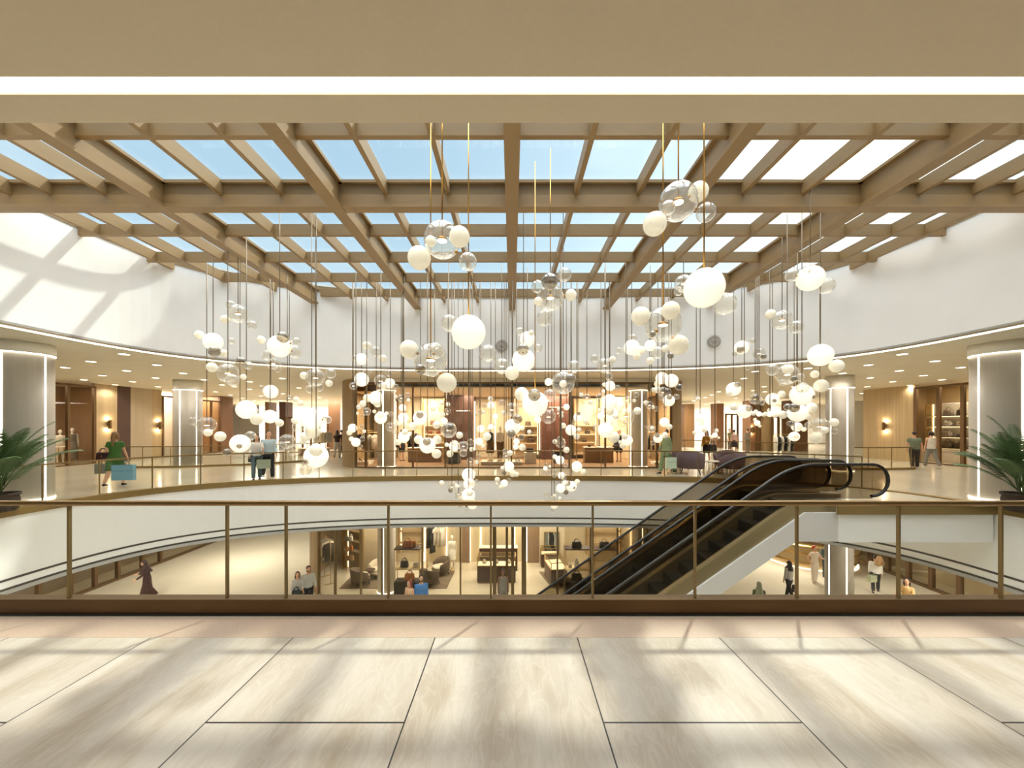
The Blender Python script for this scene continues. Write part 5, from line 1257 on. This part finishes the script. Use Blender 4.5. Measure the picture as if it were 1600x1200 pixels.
# ================================================================ palms
def palm(label,loc,seed,lean):
    random.seed(seed); t=thing('potted_palm',label,'palm',loc)
    obj('pot',MB().lathe([(.26,0),(.31,.05),(.33,.25),(.31,.33),(.345,.35),(.345,.39),(.31,.39),(.29,.34)],28),mat('woven_pot','#4a3b2e',.8,noise=30,stretch=(1,1,3),dark=.5,bump=.4),t)
    obj('soil',MB().lathe([(.29,.33),(.29,.345)],20),mat('soil','#2a2119',.95),t)
    LEAF=mat('palm_leaf','#566f42',.5,noise=3,dark=.65); STALK=mat('palm_stalk','#5f6b3a',.6)
    for i in range(7):
        a=2*pi*i/7; obj('stem',MB().tube([(.05*cos(a),.05*sin(a),.33),(.07*cos(a),.07*sin(a),.5),(.10*cos(a),.10*sin(a),.72)],[.022,.018,.012],8),STALK,t)
    for i in range(28):
        a=2*pi*i*.381966; el=R(88-44*(i/27)**1.1+random.uniform(-6,6)); L_=random.uniform(1.05,1.4)*(1.0 if i>4 else 1.15); pts=[]; p=Vector((.1*cos(a),.1*sin(a),.42+.25*random.random())); an=el
        for k in range(13):
            pts.append(p.copy()); p=p+Vector((cos(a)*cos(an),sin(a)*cos(an),sin(an)))*L_/12; an-=R(1.6+5.5*k/12)
        m=MB().tube(pts,[.012*(1-k/14) for k in range(13)],5)
        side0=Vector((-sin(a),cos(a),0))
        for k in range(3,13):
            for u in (0,.34,.67):
                if k==12 and u: continue
                q=pts[k].lerp(pts[min(12,k+1)],u); tg=(pts[min(12,k+1)]-pts[k-1]).normalized(); kk=(k+u-3)/9.5; ll=.25*sin(pi*(.22+.72*kk))**.8
                for sd in (-1,1):
                    d=(side0*sd*.8+tg*.6+Vector((0,0,.05))).normalized(); n=d.cross(tg).normalized(); w=d.cross(n).normalized()*.017
                    mid=q+d*ll*.5+Vector((0,0,-.02)); tip=q+d*ll+Vector((0,0,-.13*ll-.04)); lift=n*.004
                    m.add([q-w*.5,q+w*.5,mid+w,tip,mid-w,mid+lift],[(0,1,2,5),(5,2,3),(0,5,4),(4,5,3)],False)
        obj('frond',m,LEAF,t)
    return t
palm('tall potted palm at the far left before the stout column',(PX(-6,8.25),8.25,0),3,0)
palm('tall potted palm at the far right before the stout column',(PX(1601,8.25),8.25,0),5,0)
# ================================================================ lower level surroundings
XL=18.4
def yl(px): return XL*F/abs(px-HX)
def lowfront(label,pxs,sd,far,mulw,m):
    ys=[yl(p) for p in pxs]+[far]; y0=ys[0]; t=thing('shopfront',label,'shop front',(sd*XL,y0,LOWZ)); h=LCEIL-LOWZ-.006
    for y in ys: obj('mullion',MB().box(-.08,.08,y-y0-mulw/2,y-y0+mulw/2,0,h),BRZ,t)
    obj('sill',MB().box(-.07,.07,0,ys[-1]-y0,0,.12),BRZ,t); obj('header',MB().box(-.07,.07,0,ys[-1]-y0,h-.25,h),BRZ,t)
    for a,b in zip(ys,ys[1:]): obj('glass_pane',MB().box(-.008,.008,a-y0+mulw/2,b-y0-mulw/2,.12,h-.25),m,t)
lowfront('long dark-framed shop windows along the lower left side',(60,110,148,184,222,250),-1,26,.12,GSHOP)
lowfront('long pale shop windows along the lower right side',(1560,1500,1456,1420,1388,1360),1,26,.16,GSHOP)
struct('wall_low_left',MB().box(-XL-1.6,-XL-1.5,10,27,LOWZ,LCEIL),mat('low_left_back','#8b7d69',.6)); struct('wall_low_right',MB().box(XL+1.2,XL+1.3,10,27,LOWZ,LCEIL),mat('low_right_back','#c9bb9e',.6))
# curved wooden bar
bc=(PX(1258,21.0),21.0); t=thing('curved_bar','large curved wooden bar counter with brass bands on the lower floor','bar counter',(bc[0],bc[1],LOWZ))
BW=mat('bar_wood','#a98d5e',.4,noise=1,stretch=(8,8,.3),dark=.88)
obj('front',MB().lathe([(2.05,0),(2.1,.05),(2.25,.6),(2.3,1.1),(2.3,1.12)],56,cap=False),BW,t)
obj('upper_drum',MB().lathe([(1.75,1.12),(1.8,1.5),(1.85,1.9),(1.85,1.95)],56,cap=False),mat('bar_back','#8a6f49',.45,noise=1,stretch=(9,9,.2),dark=.8),t)
obj('counter_top',MB().lathe([(1.7,1.12),(2.33,1.12),(2.34,1.16),(1.7,1.16)],56,cap=False),GOLDL,t)
for z,r in ((.3,2.19),(.78,2.28)): obj('brass_band',MB().lathe([(r,z-.02),(r+.02,z-.02),(r+.02,z+.02),(r,z+.02)],56,cap=False),BRASS,t)
obj('plinth_light',MB().lathe([(2.0,.005),(2.2,.005),(2.2,.02),(2.0,.02)],56,cap=False),LEDW,t)
# ================================================================ the people
def up(px,y): return (PX(px,y),y,0.0)
def dn(px,y): return (PX(px,y),y,LOWZ)
def hold(fn,label,hand,h,**k):
    hx,hy,hz=hand; return fn(label,(hx,hy,hz-h),**k)
walk=((.32,.12),(-.28,.3)); walk2=((-.28,.3),(.32,.12))
# --- deck level
h,c,t=person('woman in a sleeveless green dress walking away with bags on the left gallery',up(180,11.75),pi+.35,1.68,hair=('long','#8a6a45'),top=('#3f6b2c',1),bottom=('skirt','#3f6b2c',.52,.17),legs=walk,arms=((.3,.12,.25),(-.15,.22,1.5)))
obj('blouse_sleeve',MB().ball((.0,0,0),.001,6,4),WHITEM,t) if False else None
paper_bag('sky-blue box bag in the hand of the woman in green',(PX(193.5,11.45),11.45,ZZ(750,11.45)),.55,.45,'#7fb3cf',.15)
handbag('dark burgundy tote on the arm of the woman in green',(PX(161,11.7),11.7,ZZ(720,11.7)),.32,.26,'#3a2026',.3)
paper_bag('grey striped paper bag hanging below the burgundy tote',(PX(159,11.9),11.9,ZZ(740,11.9)),.28,.30,'#8d918c',.2)
h,c,t=person('long-haired woman in a pale sweater and blue jeans beside a man in light blue',up(401,13.0),.5,1.55,hair=('long','#231915'),top=('#dcd3c9',2),bottom=('trousers','#5f7380'),legs=((.1,.1),(-.05,.1)),arms=((.2,.1,.6),(.5,.2,1.3)))
handbag('dark teal handbag held by the woman in blue jeans',(PX(396.5,12.95),12.95,ZZ(722,12.95)),.32,.26,'#24333a',.2)
h,c,t=person('man in a light blue sweater and black trousers leaning towards the woman in jeans',up(419,13.3),.75,1.7,female=False,hair=('short','#2b1e18'),top=('#c3d6dc',2),bottom=('trousers','#1a1a1c'),shoes='#e8e4de',legs=walk2,arms=((.35,.15,.8),(.1,.15,.5)),lean=.08)
paper_bag('sage green paper bag carried between the couple on the left deck',(PX(412,12.85),12.85,ZZ(732,12.85)),.38,.30,'#98a188',.1)
person('far dark-haired woman in a grey skirt walking left of the round shop',up(527,22),pi+.2,1.6,hair=('long','#17120f'),top=('#2b2624',1,'crop'),bottom=('wide','#b0aaa0'),legs=walk)
person('second far person in black close beside the grey skirt, left of the round shop',up(534,23.9),pi-.2,1.6,hair=('short','#17120f'),top=('#2a2625',2),bottom=('trousers','#4a443f'),legs=walk2)
h,c,t=person('woman in a knee-length black dress browsing inside the round shop',up(628,20.1),.9,1.62,hair=('bun','#1d1512'),top=('#191717',1),bottom=('skirt','#191717',.5,.17))
handbag('black bag held by the woman in the knee-length black dress',(PX(621,20.0),20.0,ZZ(699,20)),.3,.24,'#1b1818')
h,c,t=person('woman in a black coat and bare legs beside the wooden counter',up(967,19.7),-.5,1.65,hair=('bob','#1b1310'),top=('#1b191a',2,'coat'),bottom=('shorts','#1b191a'),hem=.55)
handbag('large black bag held by the woman in the black coat',(PX(962,19.5),19.5,ZZ(704,19.5)),.36,.28,'#1d1a1b')
h,c,t=person('woman in an olive green trouser suit striding past the mauve armchairs',up(1041,14.85),-1.2,1.72,hair=('short','#3d2c1e'),top=('#8c9a74',2,'coat'),bottom=('wide','#8c9a74'),shoes='#2a2420',legs=walk,arms=((.2,.12,.3),(-.2,.12,.2)),hem=.72)
paper_bag('mint green paper bag carried by the woman in the olive suit',(PX(1048,14.6),14.6,ZZ(732,14.6)),.40,.42,'#cfe0cd',.1)
h,c,t=person('woman in a mustard jacket and black skirt behind the armchairs',up(1104,18.9),-.9,1.6,hair=('long','#231712'),top=('#b8862f',2),bottom=('skirt','#1d1a1a',.55,.2),legs=((.1,.1),(-.1,.2)),arms=((.1,.1,.3),(.5,.15,1.2)))
handbag('big black bag on the arm of the woman in the mustard jacket',(PX(1113,18.7),18.7,ZZ(706,18.7)),.4,.36,'#1b191b')
h,c,t=person('far woman in a pink top and dark skirt beyond the armchairs',up(1147,24.5),pi-.5,1.6,hair=('bun','#2a1d17'),top=('#c2a093',1),bottom=('skirt','#33262b',.55,.2),legs=walk)
person('far figure in an olive top at the window beyond the armchairs',up(1140,28.5),.3,1.6,hair=('short','#2a1d17'),top=('#77794f',1),bottom=('trousers','#6a6255'))
person('far figure in grey standing by the brown pier beyond the armchairs',up(1168,27),pi,1.62,hair=('short','#2a1d17'),top=('#8d8274',2),bottom=('trousers','#7a6f60'))
person('man in a grey-green T-shirt and dark trousers walking away on the right gallery',up(1429,16.5),pi-.75,1.62,female=False,hair=('short','#2a1c14'),top=('#6c7762',1),bottom=('trousers','#38332c'),shoes='#e6e2da',legs=walk,arms=((.1,.2,.2),(-.05,.25,.2)))
person('woman in a sleeveless white top and grey trousers walking with the man in grey-green',up(1455,16.7),pi-.25,1.62,hair=('bob','#2b1a14'),top=('#ded8ce',0),bottom=('trousers','#8d8b83'),shoes='#e6e2da',legs=walk2,arms=((.1,.12,.2),(.05,.15,.2)))
# --- lower level
person('person in a long maroon robe and headscarf walking on the lower left floor',dn(230,16.05),-1.15,1.6,hair=('shawl','#3a2420'),top=('#402420',2,'coat'),bottom=('robe','#402420',.12,.27),legs=walk,arms=((.5,.2,1.0),(.3,.2,.8)),lean=.16,hem=.6)
person('long-haired woman in a grey sweater with a teal bag on the lower left floor',dn(465,14.7),.45,1.6,hair=('long','#20150f'),top=('#c9c4c0',2),bottom=('trousers','#2b2b30'),arms=((.1,.1,.3),(.4,.2,1.2)))
handbag('dark teal handbag of the grey-sweatered woman on the lower floor',(PX(463,14.55),14.55,ZZ(934,14.55)),.34,.28,'#1f3538')
person('bearded man in a pale grey sweater beside the woman with the teal bag',dn(481.5,14.95),.7,1.74,female=False,hair=('short','#2a1a12','beard'),top=('#c9c9c6',2),bottom=('trousers','#20202a'),lean=.06,arms=((.2,.15,.6),(.15,.15,.5)))
person('red-haired woman in a peach blouse by the tall handbag stand',dn(640,13.85),-.5,1.62,hair=('long','#8a2f22'),top=('#d9ab88',2),bottom=('trousers','#c79a78'))
person('bearded man in a bright blue shirt beside the red-haired woman',dn(658,14.0),.3,1.74,female=False,hair=('short','#2a1a14','beard'),top=('#4f86c4',2),bottom=('trousers','#25304a'))
person('woman in a grey sleeveless jumpsuit walking out of the lower shop door',dn(786,14.9),.1,1.66,skin='#8a6550',hair=('bun','#171311'),top=('#8c857a',0),bottom=('trousers','#8c857a'),legs=walk,arms=((.1,.15,.2),(-.1,.15,.2)))
person('person in an olive headscarf and coat under the escalator',dn(1186,13.7),pi-.3,1.62,hair=('shawl','#8f9277'),top=('#55583f',2,'coat'),bottom=('trousers','#3a3b30'))
h,c,t=person('woman with long black hair and a grey jacket walking away on the lower floor',dn(1233,15.9),pi+.2,1.62,hair=('hijab','#17161a'),top=('#a5a19d',2),bottom=('trousers','#1d1c20'),legs=walk,shoes='#19181a')
handbag('black handbag carried by the woman in the grey jacket',(PX(1241,15.7),15.7,ZZ(925,15.7)),.2,.3,'#1d1b1c',handles=1)
person('red-haired woman in a cream suit with a hand on her hip near the bar',dn(1273,17.6),.15,1.7,hair=('bob','#b8453f'),top=('#e8d9c8',1),bottom=('wide','#eadccb'),shoes='#e9ddcd',legs=((.05,0),(-.05,.1)),arms=((-.3,.6,1.2),(.3,.4,1.4)))
person('dark-haired man in grey half hidden behind the lower right column',dn(1292,17.95),-.6,1.7,female=False,hair=('short','#1b1512'),top=('#4c5654',2),bottom=('trousers','#4a4f4d'),shoes='#dedbd4',arms=((.6,.2,.8),(.1,.1,.2)))
h,c,t=person('person in a white shirt and dark trousers walking away on the lower right floor',dn(1368,16.6),pi-.7,1.6,female=False,hair=('short','#2a1f19'),top=('#ece9e3',2),bottom=('trousers','#33343a'),shoes='#1d1c1d',legs=walk,lean=.1)
bp=thing('backpack','tan backpack worn by the person in the white shirt','backpack',(PX(1374,16.42),16.42,ZZ(884,16.42)),.5)
obj('body',MB().loft([rrect(.26,.14,0,.05),rrect(.32,.2,.05,.07),rrect(.32,.2,.25,.07),rrect(.24,.14,.38,.06),rrect(.1,.08,.42,.03)]),leather('#b58f63'),bp); obj('pocket',MB().bev(-.11,.11,-.14,-.09,.05,.2,.03),leather('#9d7a52'),bp)
paper_bag('pale green paper bag carried by the person in the white shirt',(PX(1362.5,16.4),16.4,ZZ(909,16.4)),.36,.28,'#b9c1a2',.2)
h,c,t=person('woman with long dark hair and a tan jacket talking on the lower right floor',dn(1417,14.0),-1.0,1.62,hair=('long','#2a1a14'),top=('#c6a36b',2),bottom=('trousers','#4a3d30'),arms=((.5,.2,1.2),(.6,.2,1.3)))
person('short-haired head just showing above the balustrade base between two others',dn(1365,12.5),0,1.66,hair=('short','#1d1714'),top=('#3a3a3c',2),bottom=('trousers','#2a2a2c'))
